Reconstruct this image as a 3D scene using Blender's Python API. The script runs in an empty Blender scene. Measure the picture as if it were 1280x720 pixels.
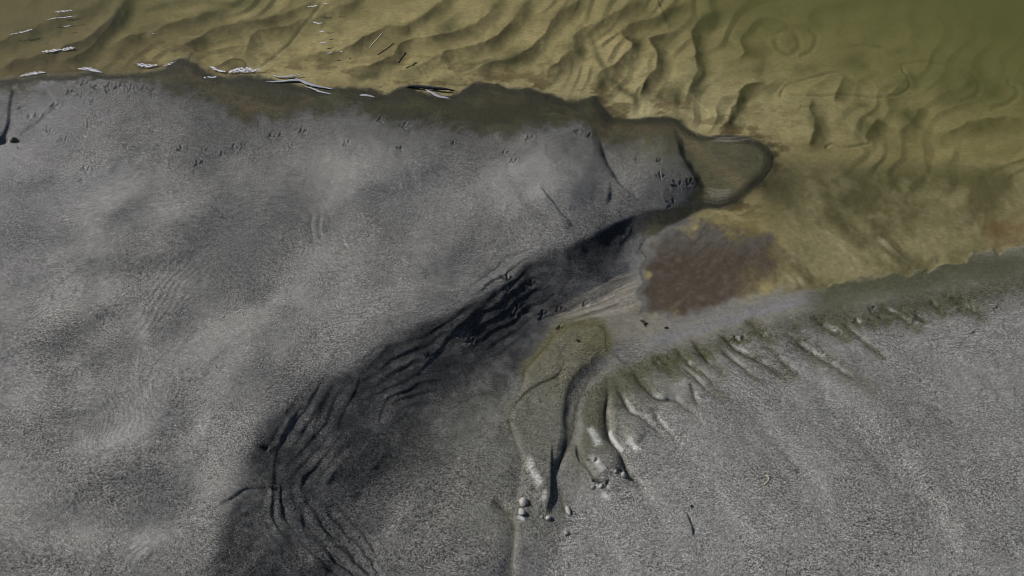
import bpy, bmesh, math, random
import numpy as np
from mathutils import Vector, Matrix

random.seed(7)
RNG = np.random.default_rng(7)
scene = bpy.context.scene
COL = scene.collection

# ------------------------------------------------------------------ camera
CAM_H = 1.70                      # metres above the water level (z = 0)
PITCH = math.radians(45.0)        # below the horizon
LENS = 35.0
W, HH = 1280.0, 720.0             # tracing frame of the photograph
FPX = W * LENS / 36.0
cam_d = bpy.data.cameras.new('camera')
cam_d.lens = LENS
cam_d.sensor_width = 36.0
cam_d.clip_start = 0.05
cam_d.clip_end = 3000.0
cam = bpy.data.objects.new('camera', cam_d)
cam.location = (0, 0, CAM_H)
cam.rotation_euler = (math.radians(90) - PITCH, 0, 0)
COL.objects.link(cam)
scene.camera = cam

# ------------------------------------------------------------------ light
SUN_DIR = Vector((-0.89, 0.455, 0.0)).normalized()      # horizontal direction to the sun
SUN_EL = math.radians(30.0)
sun_vec = Vector((SUN_DIR.x * math.cos(SUN_EL), SUN_DIR.y * math.cos(SUN_EL), math.sin(SUN_EL)))
world = bpy.data.worlds.new('World')
scene.world = world
world.use_nodes = True
wn = world.node_tree.nodes
wl_ = world.node_tree.links
wn.clear()
sky = wn.new('ShaderNodeTexSky')
sky.sky_type = 'NISHITA'
sky.sun_disc = False
sky.sun_elevation = SUN_EL
sky.sun_rotation = math.atan2(SUN_DIR.x, SUN_DIR.y)
bg = wn.new('ShaderNodeBackground')
bg.inputs['Strength'].default_value = 0.052
wo = wn.new('ShaderNodeOutputWorld')
wl_.new(sky.outputs[0], bg.inputs['Color'])
wl_.new(bg.outputs[0], wo.inputs['Surface'])
sl = bpy.data.lights.new('sun', 'SUN')
sl.energy = 5.0
sl.angle = math.radians(0.6)
sl.color = (1.0, 0.965, 0.90)
so = bpy.data.objects.new('sun', sl)
so.rotation_euler = sun_vec.to_track_quat('Z', 'Y').to_euler()
so.location = (-3, 2, 4)
COL.objects.link(so)
scene.view_settings.view_transform = 'Standard'
scene.view_settings.look = 'None'
scene.view_settings.exposure = 0.0
scene.view_settings.gamma = 1.0
scene.cycles.pixel_filter_type = 'BLACKMAN_HARRIS'
scene.cycles.filter_width = .8

# ------------------------------------------------------------------ camera maths (trace frame <-> ground)
SP, CP = math.sin(PITCH), math.cos(PITCH)
def ray(u, v):
    a = (np.asarray(u, float) - W / 2) / FPX
    b = (HH / 2 - np.asarray(v, float)) / FPX
    return a, CP + b * SP, -SP + b * CP          # x, y, z of the direction
def project(x, y, z):
    zz = z - CAM_H
    dep = y * CP - zz * SP
    up = y * SP + zz * CP
    return W / 2 + FPX * x / dep, HH / 2 - FPX * up / dep

# ------------------------------------------------------------------ survey raster: relief traced feature by feature
U0, U1, V0, V1 = -220, 1500, -110, 840
NU, NV = U1 - U0 + 1, V1 - V0 + 1
uu = np.arange(U0, U1 + 1, dtype=np.float32)
vv = np.arange(V0, V1 + 1, dtype=np.float32)
U, V = np.meshgrid(uu, vv)
F32 = np.float32

def smooth(a, b, x):
    t = np.clip((x - a) / (b - a), 0, 1)
    return t * t * (3 - 2 * t)
def lattice(x, y, seed):
    r = np.random.default_rng(seed).random((256, 256), dtype=np.float32)
    xi = np.floor(x).astype(np.int32); yi = np.floor(y).astype(np.int32)
    fx = (x - xi).astype(F32); fy = (y - yi).astype(F32)
    fx = fx * fx * fx * (fx * (fx * 6 - 15) + 10); fy = fy * fy * fy * (fy * (fy * 6 - 15) + 10)
    x0 = xi & 255; x1 = (xi + 1) & 255; y0 = yi & 255; y1 = (yi + 1) & 255
    a = r[y0, x0]; b = r[y0, x1]; c = r[y1, x0]; d = r[y1, x1]
    return (a + (b - a) * fx) * (1 - fy) + (c + (d - c) * fx) * fy - 0.5
def fbm(x, y, size, seed, octv=3, gain=0.5):
    s = np.zeros_like(x, dtype=F32); a = 1.0; f = 1.0 / size; tot = 0
    for o in range(octv):
        s += a * lattice(x * f + 17.3 * o, y * f + 9.1 * o, seed + o)
        tot += a; a *= gain; f *= 2.03
    return 2 * s / tot
def blur1(a, r, ax):
    r = int(max(1, r)); n = 2 * r + 1
    p = np.pad(a, [(r + 1, r) if i == ax else (0, 0) for i in range(2)], mode='edge')
    c = np.cumsum(p, axis=ax, dtype=np.float64)
    if ax == 0: return ((c[n:] - c[:-n]) / n).astype(F32)
    return ((c[:, n:] - c[:, :-n]) / n).astype(F32)
def blur(a, r):
    for k in range(2):
        a = blur1(a, r, 0); a = blur1(a, r, 1)
    return a
def curve(pts, step=6.0):
    """smooth a traced polyline (Catmull-Rom)"""
    P = np.array(pts, float)
    if len(P) < 3: return P
    E = np.vstack([2 * P[0] - P[1], P, 2 * P[-1] - P[-2]])
    out = []
    for i in range(1, len(E) - 2):
        L = np.hypot(*(E[i + 1] - E[i])); n = max(1, int(L / step))
        for t in np.arange(n) / n:
            a, b, c, d = E[i - 1], E[i], E[i + 1], E[i + 2]
            out.append(0.5 * (2 * b + (c - a) * t + (2 * a - 5 * b + 4 * c - d) * t * t + (3 * b - a - 3 * c + d) * t ** 3))
    out.append(P[-1])
    return np.array(out)
def seg_field(px, py, P):
    """signed distance (positive = right of travel) and position along a polyline"""
    best = np.full(px.shape, 1e9, F32); sgn = np.ones(px.shape, F32); tt = np.zeros(px.shape, F32)
    L = np.hypot(*(P[1:] - P[:-1]).T); cum = np.concatenate([[0], np.cumsum(L)]); tot = max(cum[-1], 1e-6)
    for i in range(len(P) - 1):
        ax, ay = P[i]; dx, dy = P[i + 1] - P[i]; l2 = dx * dx + dy * dy
        if l2 < 1e-9: continue
        qx = px - F32(ax); qy = py - F32(ay)
        t = np.clip((qx * F32(dx) + qy * F32(dy)) / F32(l2), 0, 1)
        d2 = (qx - t * F32(dx)) ** 2 + (qy - t * F32(dy)) ** 2
        m = d2 < best
        best[m] = d2[m]
        sgn[m] = np.where(F32(dx) * qy - F32(dy) * qx >= 0, 1, -1)[m]
        tt[m] = ((cum[i] + t * L[i]) / tot)[m]
    return np.sqrt(best), sgn, tt
def window(P, pad):
    a = np.floor(P.min(0) - pad).astype(int); b = np.ceil(P.max(0) + pad).astype(int)
    i0 = max(0, a[0] - U0); i1 = min(NU, b[0] - U0 + 1); j0 = max(0, a[1] - V0); j1 = min(NV, b[1] - V0 + 1)
    if i0 >= i1 or j0 >= j1: return None
    return (slice(j0, j1), slice(i0, i1))
def taper(t, e=0.18):
    return smooth(0, e, t) * smooth(0, e, 1 - t)
WOB_A = fbm(U, V, 22, 901, 3) * 1.0
WOB_B = fbm(U, V, 22, 951, 3) * 1.0
def field(pts, pad, wob=2.0, step=6.0):
    P = curve(pts, step)
    w = window(P, pad)
    if w is None: return None
    d, s, t = seg_field(U[w] + WOB_A[w] * wob, V[w] + WOB_B[w] * wob, P)
    return w, d, s, t
def carve(M, pts, width, depth, wob=2.0, ends=0.18):
    f = field(pts, width * 3 + 6, wob)
    if f is None: return
    w, d, s, t = f
    M[w] -= (depth * np.exp(-(d / width) ** 2) * taper(t, ends)).astype(F32)
def gully(M, pts, depth, steep, gentle, wob=3.0, side=-1, ends=0.2):
    """V notch with one steep and one gentle wall (side = where the steep wall is)"""
    f = field(pts, gentle * 3 + 6, wob)
    if f is None: return
    w, d, s, t = f
    wd = np.where(s == side, steep, gentle)
    M[w] -= (depth * np.exp(-(d / wd) ** 1.6) * taper(t, ends)).astype(F32)
def scarp(M, pts, amp, wl, wr, w0=2.0, wob=2.0, ends=0.2):
    """step: left of travel is raised, right of travel lowered"""
    f = field(pts, max(wl, wr) * 3 + 6, wob)
    if f is None: return
    w, d, s, t = f
    k = np.tanh(d / w0) * np.exp(-d / np.where(s < 0, wl, wr))
    M[w] += (-s * k * amp * taper(t, ends)).astype(F32)
def blob(M, cu, cv, ru, rv, amp, rot=0.0, wob=8.0, p=2.0):
    R = max(ru, rv) * 2.6
    w = window(np.array([[cu - R, cv - R], [cu + R, cv + R]]), 0)
    if w is None: return
    x = U[w] - cu + WOB_A[w] * wob; y = V[w] - cv + WOB_B[w] * wob
    c, s = math.cos(math.radians(rot)), math.sin(math.radians(rot))
    q = ((x * c + y * s) / ru) ** 2 + ((-x * s + y * c) / rv) ** 2
    M[w] += (amp * np.exp(-q ** (p / 2))).astype(F32)
def poly_sd(pts, st=2, wob=0.0, smoothed=True):
    """signed distance to a closed outline, positive inside"""
    P = np.array(pts, float)
    if smoothed: P = curve(list(P) + [P[0]], 10)
    else: P = np.vstack([P, P[:1]])
    x = U[::st, ::st] + WOB_A[::st, ::st] * wob; y = V[::st, ::st] + WOB_B[::st, ::st] * wob
    d, _, _ = seg_field(x, y, P)
    ins = np.zeros(x.shape, bool)
    for i in range(len(P) - 1):
        (ax, ay), (bx, by) = P[i], P[i + 1]
        if ay == by: continue
        c = ((ay > y) != (by > y)) & (x < (bx - ax) * (y - ay) / (by - ay) + ax)
        ins ^= c
    sd = np.where(ins, d, -d).astype(F32)
    return upsample(sd, st)
def upsample(a, st):
    if st == 1: return a
    h, w = a.shape
    x = np.minimum(np.arange(NU) / st, w - 1.001); y = np.minimum(np.arange(NV) / st, h - 1.001)
    xi = x.astype(int); yi = y.astype(int); fx = (x - xi).astype(F32); fy = (y - yi).astype(F32)[:, None]
    r0 = a[yi][:, xi] * (1 - fx) + a[yi][:, xi + 1] * fx
    r1 = a[yi + 1][:, xi] * (1 - fx) + a[yi + 1][:, xi + 1] * fx
    return r0 * (1 - fy) + r1 * fy
def spline_map(ctrl, st=8):
    """thin plate spline through (u, v, value) control points"""
    C = np.array(ctrl, float); X = C[:, :2] / 300.0; n = len(C)
    def phi(r2): return np.where(r2 > 1e-12, 0.5 * r2 * np.log(r2 + 1e-12), 0)
    K = phi(((X[:, None] - X[None]) ** 2).sum(-1)) + np.eye(n) * 1e-3
    A = np.zeros((n + 3, n + 3)); A[:n, :n] = K; A[:n, n] = 1; A[:n, n + 1:] = X; A[n, :n] = 1; A[n + 1:, :n] = X.T
    sol = np.linalg.solve(A, np.concatenate([C[:, 2], [0, 0, 0]]))
    gx = U[::st, ::st] / 300.0; gy = V[::st, ::st] / 300.0
    out = sol[n] + sol[n + 1] * gx + sol[n + 2] * gy
    for i in range(n): out = out + sol[i] * phi((gx - X[i, 0]) ** 2 + (gy - X[i, 1]) ** 2)
    return upsample(out.astype(F32), st)

# --- outlines
SHORE = [(-240, 118), (-100, 108), (0, 101), (40, 96), (100, 93), (170, 90), (210, 84), (237, 73), (252, 86), (272, 97), (330, 99),
         (400, 111), (430, 110), (470, 117), (515, 111), (550, 122), (580, 113), (610, 107), (650, 112), (685, 117), (705, 126),
         (722, 131), (742, 124), (752, 136), (768, 146), (795, 149), (830, 146), (848, 150), (868, 168), (890, 173), (920, 171),
         (948, 177), (964, 194), (960, 216), (938, 236), (918, 252), (888, 260), (866, 266), (848, 276), (832, 280), (818, 292), (806, 296), (800, 310), (808, 324), (797, 336),
         (801, 352), (793, 366), (803, 378), (798, 392), (812, 403), (830, 402), (850, 406), (900, 392), (950, 376), (990, 368), (1040, 358), (1100, 346), (1150, 339), (1200, 331), (1280, 318),
         (1520, 285), (1520, -130), (-240, -130)]
sd_w = poly_sd(SHORE, 2, wob=3.0)                        # > 0 in the water
sd_w = sd_w + (fbm(U, V * 1.5, 34, 471, 4, .55) * 16 * smooth(985, 1060, U) * smooth(270, 300, V) + fbm(U, V * 1.4, 22, 477, 3) * 5 * smooth(960, 700, U) * smooth(200, 170, V)).astype(F32)
GREY = [(-240, 128), (0, 113), (50, 104), (100, 98), (150, 101), (200, 106), (240, 116), (280, 136), (320, 148), (360, 146), (400, 141),
        (440, 136), (470, 146), (500, 151), (540, 149), (580, 161), (640, 166), (690, 160), (722, 154), (742, 166), (756, 180),
        (800, 174), (836, 182), (858, 204), (872, 238), (868, 256), (830, 268), (760, 310), (735, 372), (690, 398), (640, 450),
        (560, 510), (600, 640), (640, 740), (640, 860), (-240, 860)]
sd_g = poly_sd(GREY, 2, wob=5.0)                         # > 0 on the grey sand of the near bank
PLATEAU = [(-240, 128), (0, 113), (100, 98), (240, 116), (320, 148), (440, 140), (560, 152), (700, 158), (745, 170), (800, 174), (840, 186),
           (862, 215), (868, 240), (850, 254), (822, 263), (790, 270), (762, 282), (722, 298), (690, 311), (650, 330), (620, 350), (590, 371),
           (560, 386), (522, 400), (490, 420), (458, 440), (428, 458), (398, 473), (366, 492), (338, 512), (318, 538), (302, 565),
           (298, 595), (272, 640), (262, 680), (252, 720), (230, 860), (-240, 860)]
CHANNEL = [(880, 250), (868, 262), (840, 282), (812, 294), (792, 306), (778, 345), (738, 376), (690, 398), (660, 422), (632, 446),
           (596, 470), (560, 505), (522, 545), (490, 590), (470, 640), (455, 720), (430, 860), (1520, 860), (1520, 150), (960, 150)]
sd_p = poly_sd(PLATEAU, 2, wob=5.0)
sd_c = poly_sd(CHANNEL, 2, wob=5.0)
f_sl = np.where(sd_p > 0, 0, np.where(sd_c > 0, 1, (-sd_p) / np.maximum(1e-3, (-sd_p) + (-sd_c)))).astype(F32)
f_sl = np.where((sd_w > 0), 1, f_sl)
g_sl = blur((1 - f_sl) ** 1.25, 3); soft = smooth(470, 640, V) * smooth(460, 380, U)
g_sl = g_sl * (1 - soft) + blur(g_sl, 17) * soft                       # 1 on the plateau, 0 on the channel floor
RBANK = [(766, 452), (800, 441), (850, 427), (900, 412), (950, 398), (1000, 386), (1060, 378), (1150, 362), (1280, 340), (1520, 300), (1520, 860),
         (690, 860), (706, 640), (700, 600), (718, 548), (720, 510), (732, 478)]
sd_b = poly_sd(RBANK, 2, wob=3.0)

# --- base relief (metres above the water level)
plat = spline_map([(-200, 150, .030), (0, 150, .024), (200, 160, .026), (400, 180, .030), (600, 200, .038), (700, 200, .040), (800, 215, .036), (860, 235, .020),
                   (0, 260, .040), (200, 280, .045), (400, 300, .056), (600, 320, .062), (700, 300, .051), (740, 288, .040), (780, 268, .030),
                   (0, 400, .050), (200, 420, .060), (400, 440, .070), (500, 400, .074), (0, 560, .060), (200, 560, .080), (320, 520, .090),
                   (0, 720, .070), (200, 700, .086), (290, 600, .084), (0, 840, .08), (250, 840, .09), (-200, 600, .05)])
chan = spline_map([(880, 262, .002), (800, 310, .003), (760, 380, .004), (700, 410, .007), (620, 470, .009), (540, 560, .013), (500, 640, .017), (560, 720, .020),
                   (640, 640, .014), (690, 640, .012), (660, 720, .018), (740, 430, .007), (400, 640, .026), (380, 740, .030), (1000, 380, .004), (1280, 330, .004),
                   (860, 415, .002), (940, 395, .002), (500, 840, .03), (800, 840, .03), (300, 720, .04)])
bank = spline_map([(770, 460, .010), (860, 440, .014), (960, 410, .013), (1100, 380, .008), (1280, 350, .005), (760, 560, .015), (900, 520, .026), (1100, 480, .028),
                   (1280, 450, .026), (720, 640, .015), (900, 660, .034), (1100, 640, .040), (1280, 620, .04), (720, 720, .02), (1000, 840, .05), (1400, 500, .03), (1450, 820, .05)])
land = chan + (plat - chan) * g_sl
bm_ = smooth(-4, 22, sd_b)
land = land + (bank - land) * bm_
land *= 1 - np.exp(-np.maximum(0, -sd_w) / (22.0 + 40 * bm_ * smooth(950, 1100, U)))
depth = spline_map([(-200, 60, .022), (0, 60, .020), (200, 50, .022), (400, 70, .018), (560, 80, .018), (700, 90, .018), (800, 110, .016), (900, 140, .018), (1000, 170, .020),
                    (0, -40, .07), (300, -40, .07), (600, -40, .06), (800, -20, .07), (850, 40, .05), (950, 60, .085), (1000, 0, .16), (1100, 60, .13), (1200, 100, .11), (1280, 40, .24),
                    (1050, 130, .045), (1150, 190, .055), (1280, 180, .075), (1000, 250, .018), (1150, 270, .022), (1280, 260, .022), (1000, 330, .008), (1150, 320, .010), (1270, 300, .010),
                    (900, 300, .006), (840, 340, .005), (830, 390, .004), (920, 360, .005), (400, 20, .035), (100, 10, .04), (700, 30, .032), (1500, 0, .3), (1500, 200, .12), (-200, -90, .1), (1500, -90, .4)])
depth = np.maximum(depth, .003)
lake = -depth * (1 - np.exp(-np.maximum(0, sd_w) / 11.0))
land = blur(land, 8) * (1 - np.exp(-np.maximum(0, -sd_w) / 5.0))
H = np.where(sd_w > 0, lake, land).astype(F32)
# spit: low olive lobe reaching into the lake
lobe = poly_sd([(838, 150), (868, 170), (920, 173), (948, 179), (962, 195), (957, 214), (936, 233), (916, 250), (888, 252), (872, 232), (852, 200)], 2, wob=3)
lm = smooth(-2, 10, lobe)
H = H * (1 - lm) + lm * (.0016 + .0012 * smooth(0, 30, lobe))
BASE = H.copy()

water_m = smooth(-1, 5, sd_w)
dry_m = 1 - water_m
pool = poly_sd([(802, 302), (850, 283), (888, 276), (915, 290), (960, 300), (992, 322), (985, 345), (958, 368), (905, 388), (840, 404), (806, 400), (798, 350)], 2, wob=8)
pool_m = smooth(-8, 12, pool + fbm(U, V * 1.5, 30, 361, 5, .6) * 30)

# --- plateau: soft swells and scalloped terraces
R = np.zeros_like(H)
ang = math.radians(-24)
ra = U * math.cos(ang) + V * math.sin(ang); rb = -U * math.sin(ang) + V * math.cos(ang)
wx = fbm(U, V, 160, 31, 3) * 45; wy = fbm(U, V, 160, 41, 3) * 45
inl_d = smooth(8, 80, -sd_w)
R += (fbm(ra * .9 + wx, (rb + wy) * 2.0, 150, 51, 3, .36) * .0135) * smooth(0, 50, sd_p) * inl_d
R += fbm(U + wx * .5, V * 1.5 + wy, 100, 61, 3, .38) * .0062 * dry_m * inl_d * (1 - .5 * bm_)
R += fbm(U, V * 1.4, 16, 71, 3) * .0007 * dry_m
BAND = np.zeros_like(H)
for pts, amp, wl_w, wr_w in [
        ([(120, 268), (150, 262), (180, 250), (200, 236)], .0018, 30, 26),
        ([(0, 300), (70, 285), (150, 268), (230, 262), (300, 262)], .0020, 45, 45),
        ([(0, 345), (60, 330), (130, 318), (200, 318), (250, 330)], .0018, 30, 40),
        ([(0, 440), (60, 425), (120, 402), (165, 388), (210, 400), (235, 425), (240, 450)], .0022, 40, 40),
        ([(20, 480), (90, 455), (150, 430), (185, 420), (205, 440)], .0018, 30, 30),
        ([(140, 405), (165, 402), (182, 418), (180, 430)], .0020, 14, 18),
        ([(0, 560), (60, 520), (120, 500), (190, 500), (240, 520), (260, 560)], .0020, 50, 45),
        ([(60, 640), (120, 600), (190, 585), (240, 600)], .0018, 50, 45),
        ([(0, 700), (70, 690), (150, 690), (220, 720)], .0016, 50, 45),
        ([(0, 240), (80, 225), (150, 205), (200, 190)], .0022, 45, 45),
        ([(480, 210), (520, 195), (560, 190), (600, 195)], -.0022, 40, 40),
        ([(440, 260), (480, 240), (520, 230), (528, 215)], .0012, 25, 25),
        ([(330, 190), (400, 200), (440, 220), (450, 250)], .0018, 40, 45)]:
    scarp(R, pts, amp * 2.4, wl_w, wr_w, 12, 8, .3)
    scarp(BAND, pts, 1.0 if amp > 0 else -1.0, wl_w, wr_w, 9, 10, .3)
cf = fbm(ra + wx * .8, (rb + wy * .8) * 1.5, 190, 401, 3, .4)
ph = cf * 17 + rb / 60
fr_ = ph - np.floor(ph)
CONT = (np.where(fr_ < .7, fr_ / .7, (1 - fr_) / .3) - .5) * smooth(-.2, .3, fbm(U, V, 110, 411, 3)) * smooth(430, 240, U) * smooth(30, 80, sd_p) * smooth(190, 250, V)
R += CONT * .0013
blob(R, 690, 232, 58, 50, .027, -20)
blob(R, 650, 205, 60, 34, .007, -20)
blob(R, 812, 222, 42, 36, .019, 0)
blob(R, 470, 222, 76, 36, .020, -25)
blob(R, 120, 160, 80, 24, .003, -10)
blob(R, 40, 140, 26, 26, .004, 0)
blob(R, 250, 280, 80, 40, .004, -15)
blob(R, 160, 245, 46, 16, -.003, -18)
blob(R, 180, 520, 50, 40, .004, 0)
blob(R, 230, 520, 26, 40, -.003, 30)
blob(R, 70, 570, 60, 40, .003, 0)
blob(R, 275, 160, 60, 20, -.003, 8)
blob(R, 230, 155, 40, 20, .002, 0)
blob(R, 560, 215, 22, 26, -.003, 0)
scarp(R, [(742, 160), (750, 180), (757, 205), (770, 228), (790, 246), (806, 258)], -.0042, 12, 34, 2.2, 3, .25)
carve(R, [(742, 160), (752, 190), (762, 215), (780, 236)], 5, .005, 2)
scarp(R, [(762, 228), (764, 245), (758, 258)], -.002, 8, 18, 2, 2)
scarp(R, [(672, 240), (686, 258), (700, 273), (718, 286)], -.0034, 10, 20, 1.6, 2)
scarp(R, [(640, 240), (655, 262), (675, 282), (700, 296)], -.0028, 18, 18, 3, 3)
scarp(R, [(393, 266), (391, 284), (396, 302)], .0036, 10, 5, 1.6, 1)
scarp(R, [(403, 268), (401, 286), (405, 300)], .0026, 6, 5, 1.2, 1)
scarp(R, [(428, 288), (431, 300), (436, 312)], .0024, 6, 5, 1.2, 1)
# slumped notch at the far left
scarp(R, [(18, 108), (13, 130), (10, 150), (0, 172), (-20, 182)], -.0040, 12, 40, 1.6, 2, .1)
scarp(R, [(72, 118), (64, 136), (48, 150), (28, 163), (8, 182)], -.0016, 14, 18, 1.6, 3, .3)
scarp(R, [(56, 110), (66, 120), (70, 134)], .0020, 12, 12, 2, 2)
carve(R, [(-16, 180), (6, 173), (11, 168)], 3, .008, 1, .3)

tong_early = poly_sd([(690, 420), (745, 404), (759, 425), (720, 474), (709, 540), (690, 612), (660, 640), (637, 532), (650, 496)], 2)
# --- terraces on the shaded bank (right of travel is lower)
terr = [([(618, 366), (604, 382), (588, 396), (574, 410), (562, 422), (548, 438), (534, 452), (522, 468), (516, 484)], -.0042, 26, 14, 2.0),
        ([(640, 350), (632, 366), (628, 386), (616, 398)], -.002, 16, 12, 2.0),
        ([(770, 280), (776, 300), (770, 320), (760, 340)], -.0024, 24, 12, 2.5),
        ([(790, 275), (786, 292), (770, 306)], -.0030, 14, 10, 2),
        ([(492, 478), (484, 498), (476, 516), (474, 534), (478, 548)], -.0026, 16, 9, 1.8),
        ([(452, 462), (446, 484), (438, 500), (428, 516), (421, 536), (418, 556)], -.0034, 18, 10, 1.8),
        ([(428, 470), (414, 488), (404, 504), (396, 522), (390, 544), (388, 562)], -.0034, 16, 9, 1.8),
        ([(412, 474), (398, 484), (384, 498), (372, 512), (361, 530), (351, 550), (345, 574), (342, 592), (346, 612), (349, 640), (356, 664), (368, 686), (380, 708)], -.0042, 16, 10, 1.8),
        ([(384, 486), (372, 496), (360, 512), (354, 524)], -.0022, 10, 8, 1.5),
        ([(404, 470), (394, 478), (380, 490)], -.0018, 8, 6, 1.4),
        ([(366, 560), (362, 580), (364, 604), (360, 622)], -.0020, 12, 8, 1.6),
        ([(384, 590), (380, 606), (382, 626), (376, 642), (380, 660), (392, 684), (402, 700)], -.0026, 12, 9, 1.8),
        ([(392, 634), (402, 650), (412, 672), (414, 678)], -.0024, 10, 8, 1.5),
        ([(406, 622), (414, 640), (428, 656), (442, 672)], -.0028, 12, 9, 1.5),
        ([(262, 642), (278, 630), (296, 620), (310, 612), (345, 612), (375, 610)], .0050, 12, 9, 1.8),
        ([(304, 566), (302, 590), (306, 612)], -.0022, 12, 10, 2),
        ([(480, 556), (478, 572), (466, 584), (446, 590)], -.0018, 14, 9, 2),
        ([(262, 660), (282, 668), (300, 690), (312, 720)], -.0020, 18, 16, 3),
        ([(535, 655), (530, 672), (520, 684)], -.0030, 14, 12, 2.5),
        ([(450, 610), (440, 630), (430, 640)], -.0022, 18, 14, 3),
        ([(545, 560), (560, 585), (555, 620), (530, 650), (500, 690), (470, 720)], -.0022, 30, 26, 6),
        ([(600, 480), (570, 520), (560, 560), (575, 600)], -.0016, 30, 26, 6)]
for pts, amp, a, b, w0 in terr:
    scarp(R, pts, amp * .42, a * .9, b * .6, w0, 2.0, .3)
ARC = np.zeros_like(H)
f = field([(700, 312), (640, 352), (600, 384), (556, 414), (516, 434), (474, 456), (432, 484), (398, 512), (370, 544), (352, 586), (350, 622), (358, 656), (378, 694), (410, 732), (470, 780), (560, 830)], 170, 5.0, 8.0)
w, d, s_, t = f
a_ = -d * s_                                     # > 0 on the inner (channel) side
ph = a_ / 13.0 + fbm(a_ * 1.2, t * 900, 110, 301, 2, .4) * 1.5 + 40
fr_ = ph - np.floor(ph)
saw = np.where(fr_ < .68, fr_ / .68, (1 - fr_) / .32) - .5
mod = (.25 + .75 * smooth(-.3, .25, fbm(a_ * 2.0, t * 900, 70, 311, 2))) * smooth(-46, -18, a_) * smooth(120, 40, a_) * smooth(0, .10, t) * smooth(1.0, .92, t)
mod = mod * np.where(a_ > 45, .7, 1) * (1 + 1.6 * smooth(.50, .75, t))
ARC[w] = (saw * mod).astype(F32)
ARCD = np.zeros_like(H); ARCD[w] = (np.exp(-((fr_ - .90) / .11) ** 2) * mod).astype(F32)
R += ARC * .0021 * dry_m * (1 - smooth(-20, 10, tong_early))
strk_r = fbm((-U * .75 + V * .66) * .22 + wx * .5, U * .66 + V * .75 + wy * .5, 20, 431, 4, .55)
R += strk_r * .0016 * smooth(.5, .2, g_sl) * dry_m * (1 - bm_) * smooth(390, 430, V)
R += fbm(U + wx * .6, V + wy * .6, 80, 441, 4, .5) * .008 * smooth(.5, .2, g_sl) * dry_m * (1 - bm_) * smooth(560, 640, V) * smooth(640, 600, U)
slope_zone = smooth(0.02, .25, 1 - g_sl) * dry_m * (1 - bm_)
pv = U * .8 - V * .55
R += fbm(pv * 1.6 + wx, (U * .55 + V * .8) * .45 + wy, 26, 81, 4, .5) * .0018 * slope_zone * smooth(.0, .2, g_sl)
R += fbm(U + wx, V + wy, 70, 87, 3, .45) * .0040 * slope_zone
blob(R, 332, 560, 4, 3, -.006, 0, 1); blob(R, 339, 563, 4, 3, .003, 0, 1)

# --- tongues and rills below the outflow
tong = poly_sd([(690, 420), (705, 408), (735, 404), (752, 407), (759, 420), (756, 440), (745, 456), (720, 474), (709, 500), (709, 540), (703, 568), (694, 590), (690, 612), (684, 640),
                (678, 626), (672, 604), (658, 578), (646, 556), (637, 532), (637, 514), (650, 496), (655, 478), (660, 458)], 1, wob=3)
R += .0034 * smooth(-2, 9, tong) * smooth(395, 440, V)
R += .0062 * np.exp(-np.maximum(0, -tong) / 3 - np.maximum(0, tong) / 20) * smooth(540, 570, V) * (U < 690) * smooth(655, 620, V)
tong2 = poly_sd([(692, 456), (700, 440), (712, 420), (736, 406), (728, 430), (722, 448), (708, 462)], 1, wob=3)
R -= .0016 * smooth(-2, 3, tong2)
scarp(R, [(700, 448), (702, 460), (694, 470), (680, 478), (662, 488), (646, 502), (636, 514)], -.0018, 8, 12, 1.6, 2)
gully(R, [(760, 446), (748, 458), (730, 474), (718, 494), (713, 520), (712, 546), (706, 568), (697, 588), (693, 600)], .0046, 6, 8, 2, -1, .15)
carve(R, [(714, 540), (708, 562), (700, 580), (696, 590)], 3.0, .0035, 1.5, .25)
gully(R, [(693, 596), (697, 612), (703, 630), (707, 645)], .004, 4, 9, 2, -1)
gully(R, [(632, 520), (638, 548), (648, 574), (652, 600), (646, 616), (650, 640)], .006, 5, 14, 3, -1, .2)
gully(R, [(610, 622), (628, 632), (640, 650), (642, 672), (639, 700), (637, 730), (636, 760)], .0085, 6, 16, 3, -1, .12)
scarp(R, [(627, 618), (634, 640), (643, 656), (641, 690), (638, 720)], .004, 18, 6, 1.8, 2)
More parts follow.
